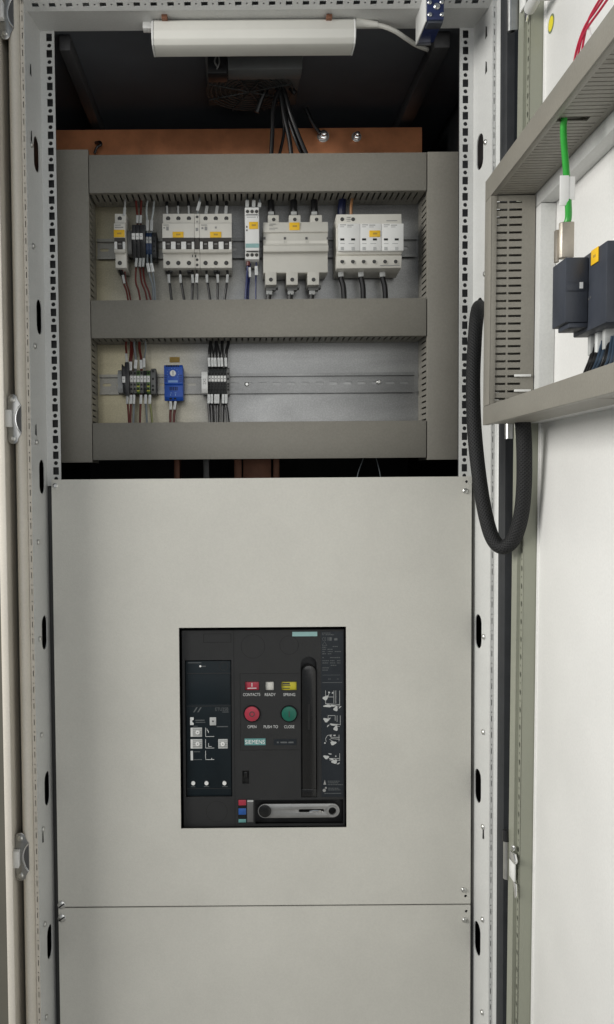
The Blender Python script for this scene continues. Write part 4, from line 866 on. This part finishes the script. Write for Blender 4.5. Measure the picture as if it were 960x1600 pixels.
for q in ((383, 1065, 405.5, 1078.5), (415, 1065, 428.5, 1078.5), (440, 1065, 464, 1078.5), (379, 1204, 389.5, 1224.5)): hl.append(rp(*q))
f = MB(); f.plate(rr(0, x1-x0, 0, z1-z0), hl, 0.004, (x0, DB+0.004, z0), (1, 0, 0), (0, 0, 1)); f.obj('fascia', 'breaker_black', acb)
MB().box(x0+0.001, x1-0.001, DB+0.0125, DB+0.11, z0+0.001, z1-0.001).obj('housing', 'black_plastic', acb)
for q0, q1, q2, q3 in ((281.5, 980, 286.8, 1294), (537.6, 980, 541.5, 1294)):
    pass
# raised middle field
MB().pbox(375.5, 1052, 469, 1172, DB-0.0008, 0.0007).obj('field', 'breaker_black', acb) if False else None
tu = MB(); tu.pbox(291.2, 1032.6, 361.6, 1243.6, DB+0.0022, 0.009); trip = tu.obj('trip_unit', 'breaker_trip', acb, bevel=0.0008)
bars(trip, 'breaker_black', [(292, 1051.5, 361, 1052.6), (292, 1102.6, 361, 1103.6), (292, 1231.5, 361, 1232.4)], DB+0.0021, 'ridge')
MB().pbox(293.5, 1055, 359.8, 1100, DB+0.0018, 0.0006).obj('display_window', 'breaker_trip', trip, bevel=0.0002)
text('printed_text', 'ETU25B', 347, 1108, DB+0.0021, 5.2, 'print_dim', trip, 20.5); bars(trip, 'print_dim', [(347.5, 1112, 357.5, 1113)], DB+0.0021)
for a in (0, 6.3):
    b = MB(); b.add([W(302+a+u_, v_, DB+0.0020) for u_, v_ in ((0, 1113), (2.2, 1113), (7.2, 1105.2), (5, 1105.2))], [(0, 1, 2, 3)]); b.obj('logo_stroke', 'print_dim', trip)
b = MB(); b.disc(313.3, 1041, DB+0.0016, 1.7, 0.001, 12); b.obj('led', 'label_white', trip); bars(trip, 'print_dim', [(316, 1040.2, 322, 1042), (293.5, 1035, 315, 1036.2)], DB+0.0021)
b = MB(); c = W(350, 1041, DB+0.002); b.ring((c.x, DB+0.0022, c.z), (0, -1, 0), 0.0062, 0.0070, 0.0004); b.obj('engraved_ring', 'breaker_black', trip)
pl = MB(); pl.prism([(W(a, c, DB).x, W(a, c, DB).z) for a, c in ((297.3, 1121.2), (302.8, 1121.2), (302.8, 1125.2), (300.6, 1126), (300.6, 1129), (302.8, 1130), (302.8, 1133.2), (297.3, 1133.2))], DB+0.0012, DB+0.0022, 'y'); pl.obj('rating_plug', 'sleeve_white', trip)
bars(trip, 'print_dim', [(305.5, 1124.6, 320, 1126.2), (306, 1128, 321, 1129.2), (339, 1134.6, 356.5, 1136), (302.5, 1134.2, 309, 1135.2)], DB+0.0021)
MB().pbox(328, 1121, 338, 1133.4, DB+0.0008, 0.0014).obj('test_button', 'sleeve_grey', trip, bevel=0.0004); b = MB(); b.disc(333, 1127, DB+0.0006, 1.4, 0.0006, 10); b.obj('test_dot', 'print_dark', trip)
for (a, c, e, f_, px, py) in ((298, 1137, 316, 1151.3, 309, 1144.6), (298, 1155, 316.3, 1169.8, 309, 1162.6), (341.3, 1155, 356, 1169.6, 348.3, 1162.8)):
    k = MB(); k.pbox(a, c, e, f_, DB+0.0012, 0.001); sc = k.obj('setting_scale', 'sleeve_grey', trip, bevel=0.0002)
    bars(sc, 'print_grey', [(a+(4 if e-a > 16 else 1.5), c+2+i*2.9, e-0.8, c+3.1+i*2.9) for i in range(4)], DB+0.0012)
    if e-a > 16: bars(sc, 'label_white', [(a+0.4, c+0.4, a+3.2, f_-0.4)], DB+0.0012, 'scale_edge')
    k = MB(); k.disc(px, py, DB-0.0004, 3.3, 0.0018, 18); kn = k.obj('rotary_knob', 'device_white', sc); k = MB(); k.disc(px, py, DB-0.0006, 1.1, 0.0004, 8); k.obj('knob_slot', 'print_grey', kn)
MB().pbox(298.2, 1173.4, 301.8, 1188, DB+0.0012, 0.001).obj('setting_strip', 'sleeve_white', trip)
bars(trip, 'print_dim', [(303, 1174, 313, 1175.2), (302, 1186.3, 316, 1187.4)], DB+0.0021)
gr = []
for y in (1137, 1155, 1173): gr += [(321.2, y, 321.9, y+14), (321.2, y+13.4, 335, y+14.1)]
gr += [(323.3, 1138, 323.9, 1140.5), (324, 1140.4, 325.4, 1142), (325.4, 1142, 326.4, 1145), (325.8, 1161, 326.5, 1166), (325.8, 1166, 331, 1166.7), (330.5, 1184.5, 331.6, 1186.5)]
bars(trip, 'print_white', gr, DB+0.0021, 'curve_symbols')
for q in (302.2, 322.9, 351):
    b = MB(); b.disc(q, 1224, DB-0.0002, 3.1, 0.0024, 18); b.obj('white_button', 'device_white', trip)
bars(trip, 'print_dim', [(298.5, 1228.6, 305.5, 1229.6), (319, 1228.4, 327, 1229.4), (347.5, 1228.4, 356, 1229.4)], DB+0.0021)
# centre
for (a, c, e, f_, mt) in ((383.4, 1065.3, 405.1, 1078.2, 'red_button'), (415.3, 1065.3, 428.2, 1078.2, 'white_flag'), (440.3, 1065.3, 463.7, 1078.2, 'yellow_flag')):
    k = MB(); k.pbox(a, c, e, f_, DB+0.0022, 0.004); fl_ = k.obj('indicator_flag', mt, acb, bevel=0.0004)
    if mt == 'red_button': bars(fl_, 'print_white', [(393.3, 1067, 394.6, 1073), (387, 1074.6, 401, 1076)], DB+0.0022)
    if mt == 'yellow_flag': bars(fl_, 'print_dark', [(441.5, 1067, 453, 1069.6), (441.5, 1070.6, 454, 1072), (441.5, 1074.6, 453, 1076)], DB+0.0022)
for s, q, y, wp in (('CONTACTS', 393.5, 1085.2, 27), ('READY', 422.5, 1085.2, 17), ('SPRING', 452.3, 1085.2, 18.5), ('OPEN', 394, 1135.5, 14), ('PUSH TO', 423.5, 1135.5, 22.5), ('CLOSE', 452.3, 1135.5, 16)):
    text('printed_text', s, q, y, DB-0.0001, 4.6, 'print_white', acb, wp)
for q, mt in ((394, 'red_button'), (452, 'green_button')):
    c = W(q, 1115, DB)
    b = MB(); b.ring((c.x, DB+0.0002, c.z), (0, -1, 0), 0.0123, 0.0140, 0.0014, 32); b.obj('button_collar', 'breaker_gloss', acb)
    b = MB(); b.cyl((c.x, DB+0.001, c.z), (c.x, DB-0.0030, c.z), 0.0120, 32, 0.0117); bt = b.obj('open_button' if mt == 'red_button' else 'close_button', mt, acb, bevel=0.0006)
    if mt == 'red_button': b = MB(); b.ring((c.x, DB-0.0030, c.z), (0, -1, 0), 0.0030, 0.0044, 0.0003, 24)
    else: b = MB(); b.box(c.x-0.0007, c.x+0.0007, DB-0.0033, DB-0.0029, c.z-0.0048, c.z+0.0048)
    b.obj('button_symbol', 'print_dark', bt)
MB().pbox(382.5, 1154, 415.2, 1164.3, DB-0.0006, 0.0005).obj('maker_plate', 'teal', acb); text('lettering', 'SIEMENS', 398.8, 1159.2, DB-0.0007, 6.4, 'label_white', acb, 31)
MB().pbox(428, 1155, 463.5, 1164, DB-0.0004, 0.0003).obj('type_plate', 'breaker_strip', acb); bars(acb, 'print_dim', [(433, 1158.8, 436, 1161.2), (438.5, 1158.8, 449, 1161.2), (451, 1158.8, 459, 1161.2)], DB-0.0004)
MB().pbox(457, 987.2, 496, 994.2, DB-0.0006, 0.0005).obj('teal_label', 'teal_pale', acb)
for (a, c, e, f_) in ((318, 990, 361.5, 1004),):
    bars(acb, 'hole_black', [(a, c, e, c+.8), (a, f_-.8, e, f_), (a, c, a+.8, f_), (e-.8, c, e, f_)], DB-0.0001, 'engraved_outline')
bars(acb, 'hole_black', [(366.2, 985, 366.8, 1290)], DB-0.0001, 'fascia_joint'); bars(acb, 'hole_black', [(375.5, 1052, 469, 1052.6), (375.5, 1171.6, 469, 1172.2), (375.5, 1052, 376, 1172)], DB-0.0001, 'engraved_outline')
for q, y, r_ in ((395.5, 1010, 19), (452, 1008, 15), (339, 1268, 17)):
    c = W(q, y, DB); b = MB(); b.ring((c.x, DB-0.00005, c.z), (0, -1, 0), r_*DB/F-0.0006, r_*DB/F, 0.0001, 40); b.obj('engraved_ring', 'hole_black', acb)
MB().pbox(379.3, 1204.3, 389.2, 1224.2, DB+0.004, 0.004).obj('padlock_slot', 'hole_black', acb); MB().pbox(381, 1206, 386.5, 1215, DB+0.001, 0.004).obj('padlock_tab', 'breaker_gloss', acb, bevel=0.0006)
# charging lever
hx0, hx1, hz0, hz1 = rect(472.2, 1039, 494, 1232, DB); hr = (hx1-hx0)/2; hm = (hx0+hx1)/2
b = MB(); b.prism([(hx0, hz0), (hx1, hz0)]+[(hm+hr*math.cos(t), hz1-hr+hr*math.sin(t)) for t in [i*math.pi/12 for i in range(13)]], DB-0.0035, DB+0.010, 'y'); lv = b.obj('charging_lever', 'breaker_gloss', acb, bevel=0.0015)
MB().pbox(481.2, 1100, 484.4, 1140, DB-0.0037, 0.0006).obj('lever_groove', 'hole_black', lv)
MB().pbox(471.5, 1233, 495, 1245.5, DB+0.001, 0.008).obj('lever_foot', 'breaker_gloss', acb, bevel=0.0008)
# rating strip
sr = MB(); sr.pbox(502.5, 986.5, 537, 1245, DB-0.0006, 0.0005); rs = sr.obj('rating_strip', 'breaker_strip', acb)
it = []
rnd = random.Random(3)
for y, segs in ((988.6, ((503.6, 517),)), (991.2, ((503.6, 507), (509, 522))), (1009.6, ((520, 528),)), (1010.8, ((504, 510),)), (1014, ((504, 510), (512, 520))), (1017.5, ((504, 508), (512.5, 520), (523.5, 533))), (1021, ((504, 510), (512.5, 518))), (1027, ((504, 506), (516, 532))), (1031.8, ((504, 514), (516, 523), (527, 532))), (1035.3, ((504, 513), (516, 524), (527, 532))), (1039, ((517, 526),)), (1043, ((504, 514),)), (1046.5, ((504, 513),)), (1060.4, ((513, 517), (527, 530))), (1231, ((513, 530),)), (1233.6, ((513, 533),)), (1225.4, ((512.5, 536),)), (1222.6, ((512.5, 530),)), (1220, ((512.5, 531),)), (1239, ((507, 534),))):
    for a, e in segs:
        q = a
        while q < e-0.6:
            L_ = min(e-q, rnd.uniform(1.2, 3.2)); it.append((q, y, q+L_, y+1.1)); q += L_+0.6
it += [(504, 1066, 535, 1066.8), (504, 1054.6, 532, 1055)]
bars(rs, 'print_dim', it, DB-0.0006)
text('printed_text', 'CE', 506.8, 998.5, DB-0.0007, 5.4, 'print_dim', rs, 6); bars(rs, 'print_dim', [(512.2, 995.6, 513, 1001), (514, 995.6, 515, 1001), (515.6, 995.6, 518.6, 1001), (522.5, 997, 527.5, 1000.6)], DB-0.0006, 'mark')
b = MB(); 
for (u0, v0, u1, v1) in ((504, 1008.6, 507.4, 1002.6), (507.4, 1002.6, 511, 1008.6), (504, 1008.6, 511, 1008.6)):
    p0, p1 = W(u0, v0, DB-0.0007), W(u1, v1, DB-0.0007); b.cyl(p0, p1, 0.00035, 4)
b.obj('warning_triangle', 'print_dim', rs)
def picto(cx, cy, lines, blobs):
    b = MB()
    for (u0, v0, u1, v1) in lines:
        b.cyl(W(cx+u0, cy+v0, DB-0.0007), W(cx+u1, cy+v1, DB-0.0007), 0.00042, 4)
    for (u0, v0, ru, rv, an) in blobs:
        pts = []
        for i in range(12):
            t = 2*math.pi*i/12; k = 1+0.22*math.sin(3*t+u0); e, g_ = ru*k*math.cos(t), rv*k*math.sin(t)
            pts.append(W(cx+u0+e*math.cos(an)-g_*math.sin(an), cy+v0+e*math.sin(an)+g_*math.cos(an), DB-0.00075))
        b.add(pts, [tuple(range(12))[::-1]])
    b.obj('pictogram', 'pict_white', rs)
picto(519, 1094, [(-10, -15, -10, 6), (3, -15, 3, 5), (6, -15, 6, 5), (12, -15, 12, 8), (-10, 5, 12, 7), (-6, -5, 3, -5), (-6, -6, -4, -12), (4, 9, 12, 9)], [(-10, -3.5, 4.5, 3.2, -.5), (-4.5, -12, 1.4, 1.4, 0), (1, -11.4, 1.3, 1.3, 0), (-7, 9, 6, 2.2, .0), (2, 8.6, 5, 1.4, .1), (6, 13.5, 3.2, 4, .3), (12.5, 11, 2.6, .8, -.7)])
picto(519, 1130, [(-6, -12, -6, -6), (-6, -12, 5, -12), (5, -12, 5, -4), (8, -12, 8, -2), (13, -12, 13, 3), (-1, 1, 13, 2), (-1, 3, 12, 5)], [(-9, -5, 4.4, 3.2, .3), (-4, -7, 2, 1, -.6), (6, 8, 3.2, 4.2, .2), (2, 2, 6, 1.2, .1), (-6, 4, 2.6, .8, -.8)])
picto(519, 1156, [(-9, 3, -10, -2), (-10, -2, -7, -7), (-7, -7, 0, -8), (-2, -4, 12, -4), (-2, -2, 12, -1), (11, -8, 11, 2), (-4, -1, 4, 4)], [(2, 5, 4.6, 3, -.1), (-2, -6, 1.6, 1, 0), (-11, 5, 1.2, 1.2, 0), (4, -7, 2, 1, 0)])
picto(519, 1184, [(-5, 1, 12, 1), (-4, 3.5, 12, 4), (12, -7, 12, 5)], [(-9, -1, 4.4, 2.8, .2), (4, 6, 4.6, 3.2, -.2), (-3, -6, 2.8, .8, .2), (10, 9, 2.6, .9, -.5), (0, 2.5, 4, 1.2, .4), (6, -2.5, 1, 1, 0)])
b = MB(); b.add([W(u_, v_, DB-0.0007) for u_, v_ in ((505.5, 1226), (507.7, 1218.5), (510, 1226))], [(0, 1, 2)]); b.obj('mark', 'print_grey', rs); b = MB(); b.disc(507, 1235, DB-0.0008, 2.6, 0.0002, 10); b.disc(509.5, 1231, DB-0.0008, 1.6, 0.0002, 10); b.obj('mark', 'print_grey', rs)
# tags and crank
for a, c, mt in ((1250, 1258.4, 'red_button'), (1263.2, 1273, 'blue_tag'), (1280, 1285.2, 'teal')): MB().pbox(373, a, 384.8, c, DB-0.0010, 0.0009).obj('position_tag', mt, acb, bevel=0.0002)
MB().pbox(372.4, 1249.3, 385.4, 1286.2, DB-0.0004, 0.0003).obj('tag_field', 'breaker_gloss', acb); MB().pbox(386.4, 1250, 396.3, 1285, DB-0.0025, 0.0024).obj('slider', 'dark_grey', acb, bevel=0.0008); MB().pbox(386.8, 1250.4, 396, 1253, DB-0.0029, 0.0003).obj('slider_tip', 'sleeve_grey', acb)
cx0_, cx1_, cz0_, cz1_ = rect(403.3, 1257, 531.3, 1278.6, DB); crr = (cz1_-cz0_)/2; czm = (cz0_+cz1_)/2
ol = [(cx1_-crr+crr*math.sin(t), czm-crr*math.cos(t)) for t in [i*math.pi/12 for i in range(13)]] + [(cx0_+crr-crr*math.sin(t), czm+crr*math.cos(t)) for t in [i*math.pi/12 for i in range(13)]]
c1 = W(519.8, 1267.5, DB)
sl = rect(467, 1265.2, 507, 1270, DB)
b = MB(); b.plate(ol, [circ(c1.x, c1.z, 0.0062, 18), slot((sl[0]+sl[1])/2, (sl[2]+sl[3])/2, sl[1]-sl[0], sl[3]-sl[2], 5)], 0.003, (0, DB+0.005, 0), (1, 0, 0), (0, 0, 1)); ck = b.obj('crank', 'steel_brushed', acb, bevel=0.0004)
b = MB(); b.ring((c1.x, DB+0.002, c1.z), (0, -1, 0), 0.0062, 0.0100, 0.0018, 28); b.obj('crank_eye', 'steel_brushed', ck)
b = MB(); b.disc(414.3, 1267.8, DB-0.0005, 10, 0.0024, 28); b.obj('crank_knob', 'breaker_gloss', ck, bevel=0.0006)
q = MB(); q.tube([W(484, 1268.5, DB+0.004), W(492, 1267, DB+0.003), W(500, 1267.5, DB+0.0025), W(505, 1269.5, DB+0.0035)], 0.0016, 6); q.uv = None; q.obj('crank_spring', 'chrome', ck)

# ================================================================== equipment on the door
HB, HC = 0.0215, 0.0805                          # duct base and cover above the door skin
aV0, _ = dl(766, 450, HC); aV1 = aV0-0.030
_, zTlo = dl(766, 307, HC); zThi = zTlo+0.028
_, zBhi = dl(760, 634, HC); zBlo = dl(757, 664, HC)[1]
AEND = 0.62
def dduct(label, a0, a1, z0, z1, face, horiz, openings=()):
    loc = MD @ Vector((HB, (a0+a1)/2, z0))
    o = thing('wiring_duct', label, 'wiring duct', loc, 'wiring ducts on the door')
    c = MB(MD); c.box(HC-0.0015, HC, a0, a1, z0, z1)
    if horiz:
        for q in (z0, z1-0.0013): c.box(HC-0.008, HC-0.0016, a0, a1, q, q+0.0013)
    else:
        for q in (a0, a1-0.0013): c.box(HC-0.008, HC-0.0016, q, q+0.0013, z0, z1)
    c.obj('cover', 'duct_pvc', o, bevel=0.0004)
    c = MB(MD); c.box(HB, HB+0.002, a0+0.002, a1-0.002, z0+0.002, z1-0.002); c.obj('base', 'duct_pvc', o)
    Ln = (a1-a0) if horiz else (z1-z0); dep = HC-HB-0.0018
    for f_ in face:
        hs = []; t = 0.0075
        while t < Ln-0.004:
            if not any(q0 < t < q1 for q0, q1 in openings):
                if horiz: hs.append(rr(dep*0.12, dep*0.86, t-0.0008, t+0.0008))
                else: hs.append(rr(dep*0.30, dep*0.60, t-0.0015, t+0.0015)); hs.append(rr(dep*0.64, dep*0.955, t-0.0015, t+0.0015))
            t += 0.010 if not horiz else 0.0085
        for q0, q1 in openings: hs.append(rr(dep*0.30, dep*0.93, q0, q1))
        b = MB(MD)
        if horiz: b.plate(rr(0, dep, 0, Ln), hs, 0.0013, (HB+0.0001, a0, (z0+0.0016) if f_ == 'lo' else (z1-0.0029)), (1, 0, 0), (0, 1, 0))
        else:     b.plate(rr(0, dep, 0, Ln), hs, 0.0013, (HB+0.0001, (a1-0.0016) if f_ == 'hi' else (a0+0.0029), z0), (1, 0, 0), (0, 0, 1))
        b.obj('slotted_wall', 'duct_pvc', o)
    return o
ag, zg = dl(884, 183, HC-0.018)
dduct('horizontal grey wiring duct above the green cable on the open door', aV1, AEND, zTlo, zThi, ('lo', 'hi'), True, ((ag-aV1-0.004, ag-aV1+0.006),))
dduct('short vertical slotted grey wiring duct on the open door', aV1, aV0, zBhi+0.0004, zTlo-0.0004, ('lo', 'hi'), False)
dduct('horizontal grey wiring duct below the slate modules on the door', aV1, AEND, zBlo, zBhi, ('lo', 'hi'), True)
# support rails the ducts are screwed to
ra = MB(MD); ra.box(0.0003, 0.0205, aV1+0.002, AEND, zTlo-0.016, zThi-0.002); sr1 = tag(ra.obj('support_rail', 'frame_paint', bevel=0.001), 'grey support rail under the upper door duct', 'rail', 'door duct support rails')
ra = MB(MD); ra.box(0.0003, 0.0205, aV1+0.002, aV0+0.016, zBhi, zTlo-0.0165); tag(ra.obj('support_rail', 'frame_paint', bevel=0.001), 'grey support rail behind the short vertical door duct', 'rail', 'door duct support rails')
ra = MB(MD); ra.box(0.0003, 0.0205, aV1+0.002, AEND, zBlo+0.002, zBhi-0.001); tag(ra.obj('support_rail', 'frame_paint', bevel=0.001), 'grey support rail behind the lower door duct', 'rail', 'door duct support rails')
for py in (583, 607):
    a, z = dl(820, py, HB+0.02)
    t = MB(MD); t.box(HB+0.004, HB+0.026, aV0+0.0002, aV0+0.0022, z-0.0016, z+0.0016); tag(t.obj('cable_tie', 'device_white', bevel=0.0005), ('upper' if py < 600 else 'lower') + ' white cable tie through slots of the vertical door duct', 'cable tie', 'white cable ties')
# meter body and plug-on module
HM, HM2 = 0.067, 0.089
a0, zb = dl(895.5, 528, HM); a1, _ = dl(947, 500, HM); zt = dl(917, 398, HM)[1]
mt_ = thing('meter_body', 'large dark slate plastic meter body with yellow marker on the door', 'meter', MD @ Vector((0, (a0+a1)/2, zb)))
b = MB(MD); b.box(0.0005, HM, a0, a1, zb, zt); b.obj('housing', 'slate_plastic', mt_, bevel=0.0012)
b = MB(MD); b.box(0.0005, HM-0.012, a1+0.0003, a1+0.030, zb+0.006, zt-0.004); b.obj('side_block', 'slate_plastic', mt_, bevel=0.0012)
ay0, zy0 = dl(924.5, 411, HM+0.0005); ay1, zy1 = dl(936, 389, HM+0.0005)
b = MB(MD); b.box(HM+0.0002, HM+0.0012, ay0, ay1, (zy0+zy1)/2-0.0070, (zy0+zy1)/2+0.0070); yo = b.obj('marker_label', 'label_yellow', mt_, bevel=0.0003)
b = MB(MD); b.box(HM+0.0012, HM+0.0013, (ay0+ay1)/2-0.003, (ay0+ay1)/2+0.003, (zy0+zy1)/2-0.0012, (zy0+zy1)/2+0.0012); b.obj('printed_number', 'label_ochre', yo)
b = MB(MD)
for i in range(5): b.box(HM+0.00005, HM+0.0003, a0+0.028+i*0.004, a0+0.030+i*0.004, zb+0.026+i*0.001, zb+0.028+i*0.001)
b.obj('embossed_marks', 'dark_grey', mt_)
e0, _ = dl(863.5, 450, HM2); e1, ez1 = dl(884.5, 402, HM2); ez0 = dl(884.5, 503, HM2)[1]
md = thing('interface_module', 'smaller dark slate interface module plugged on the meter body', 'module', MD @ Vector((HM, (e0+e1)/2, ez0)))
b = MB(MD); b.box(HM+0.0003, HM2, e0, e1, ez0, ez1); b.obj('housing', 'slate_plastic', md, bevel=0.0010)
b = MB(MD); b.box(HM+0.0003, HM2-0.004, e0+0.006, e1-0.001, ez0-0.005, ez0-0.0002); b.obj('lower_lip', 'slate_plastic', md, bevel=0.0008)
zmid = ez0+(ez1-ez0)*0.56
b = MB(MD); b.box(HM+0.004, HM2-0.001, e1+0.0002, e1+0.0012, zmid-0.005, zmid+0.004); b.obj('latch', 'slate_plastic', md, bevel=0.0004)
b = MB(MD); b.box(HM+0.006, HM+0.009, e1+0.0013, e1+0.0020, zmid-0.003, zmid+0.003); b.obj('latch_tip', 'sleeve_white', md)
# profibus-like metal connector, tag and green cable
HCN = 0.075; ac, zc0 = dl(883, 404, HCN); _, zc1 = dl(883, 349, HCN)
cn = thing('metal_connector', 'metal plug on the end of the green cable', 'connector', MD @ Vector((HM2-0.006, ac, zc0)))
hc = HCN
b = MB(MD); b.prism([(hc-0.0075, ac-0.005), (hc+0.0045, ac-0.005), (hc+0.0070, ac+0.001), (hc+0.0045, ac+0.005), (hc-0.0075, ac+0.005)], zc0, zc1, 'z'); b.obj('shell', 'connector_metal', cn, bevel=0.0010)
b = MB(MD); b.box(hc+0.0050, hc+0.0090, ac-0.007, ac-0.001, zc0-0.003, zc1-0.006); b.obj('side_clip', 'connector_metal', cn, bevel=0.0008)
b = MB(MD); b.cyl((hc-0.001, ac+0.003, zc0-0.004), (hc-0.001, ac+0.003, zc0-0.0002), 0.0022, 10); b.obj('thumb_screw', 'chrome', cn)
gp = [MD @ Vector(v) for v in ((HC-0.017, ag, zTlo+0.012), (HC-0.016, ag, zTlo-0.012), (HC-0.0125, ag+(ac-ag)*0.5, (zTlo+zc1)/2), (hc-0.003, ac, zc1+0.010), (hc-0.001, ac, zc1-0.002))]
gc = thing('green_cable', 'bright green cable hanging from the door duct to the metal plug', 'cable', gp[-1]); MB().tube(gp, 0.0034, 14, 8).obj('jacket', 'cable_green', gc)
at, zt0 = dl(880, 324, hc); _, zt1 = dl(880, 278, hc)
b = MB(MD); b.box(hc-0.0035, hc+0.0055, at+0.0052, at+0.0064, zt0, zt1); b.box(hc-0.010, hc-0.0034, at+0.0046, at+0.0056, zt0+0.006, zt1-0.001); ct = b.obj('cable_tag', 'label_white', gc, bevel=0.0004)
b = MB(MD); b.ring(MDI @ gp[2].lerp(gp[3], 0.45), (0, 0, 1), 0.0043, 0.0056, 0.004, 16); b.obj('tag_tie', 'sleeve_white', gc)
# red wires above the upper duct
def dpt(px, py, h): a, z = dl(px, py, h); return MD @ Vector((h, a, z))
for i, pts in enumerate(([(895, 112, .045), (899, 88, .045), (906, 62, .04), (916, 38, .035), (930, 18, .032), (946, -6, .03)],
                         [(900, 112, .042), (904, 84, .042), (910, 58, .038), (921, 39, .033), (937, 17, .03), (953, -6, .028)],
                         [(908, 98, .040), (910, 78, .039), (913, 60, .036), (919, 34, .030), (927, 17, .028), (942, -8, .026)])):
    Pw = [dpt(*q) for q in pts]; o = thing('wire', 'red wire of the bundle rising above the upper door duct', 'wire', Pw[0], 'red wires on the door'); MB().tube(Pw, 0.0013, 8, 6).obj('insulation', 'wire_pink', o)
Pw = [dpt(919, 38, .026), dpt(921, 45, .03), dpt(925, 62, .040)]; o = tag(MB().tube(Pw, 0.0014, 6, 5).obj('cable_tie', 'device_white'), 'pale tie tail hanging from the red wires on the door', 'cable tie')
# wires and plugs under the meter body
for i, (px, py) in enumerate(((927, 524), (938, 519), (950, 513))):
    a, z = dl(px, py, HM-0.016)
    b = MB(MD); b.box(HM-0.022, HM-0.012, a-0.0035, a+0.0035, z-0.020, z+0.002); tag(b.obj('wire_plug', 'sleeve_white' if i == 1 else 'sleeve_grey', bevel=0.0008), ['grey plug nearest the braided hose under the meter body', 'white plug between two grey ones under the meter body', 'grey plug at the free door edge side under the meter body'][i], 'plug', 'plugs under the meter body')
for i, (q, qm, qe, mt, r_) in enumerate(((927, 921, 910, 'wire_black', .0016), (930, 924, 914, 'wire_black', .0016), (936, 928, 918, 'wire_black', .0018), (941, 933, 921, 'wire_slate', .0017), (947, 938, 925, 'wire_slate', .0017), (952, 944, 929, 'wire_black', .0016), (957, 950, 934, 'wire_slate', .0017), (962, 956, 944, 'wire_slate', .0017), (966, 962, 950, 'wire_slate', .0016))):
    y0 = 540-i*2.4
    Pw = [dpt(q, y0, HM-0.017), dpt(q-1, y0+8, HM-0.016), dpt(qm, 565, HM-0.010), dpt(qe+2, 588, HM-0.012), dpt(qe, 606, HM-0.016)]
    o = thing('wire', ('black' if mt == 'wire_black' else 'slate blue') + f" wire under the meter body, number {['one','two','three','four','five','six','seven','eight','nine'][i]} counted from the braided hose", 'wire', Pw[-1], 'wires below the meter body'); MB().tube(Pw, r_, 8, 6).obj('insulation', mt, o)
# braided hose between post and door
bp = [W(*q) for q in ((764, 506, 1.345), (756, 488, 1.312), (749.5, 479, 1.284), (745, 495, 1.257), (741.5, 542, 1.235), (739.5, 600, 1.215), (741.5, 670, 1.20), (749, 745, 1.19), (759, 805, 1.182), (771, 843, 1.175), (787, 855, 1.165), (804, 840, 1.152), (814.5, 805, 1.140), (819, 760, 1.130), (819.5, 710, 1.122), (818, 672, 1.117), (815, 640, 1.113))]
hs_ = thing('braided_hose', 'thick black braided cable hose looping from the post to the door', 'cable', bp[9]); MB().tube(bp, 0.0103, 20, 8).obj('sleeve', 'braided_sleeve', hs_)
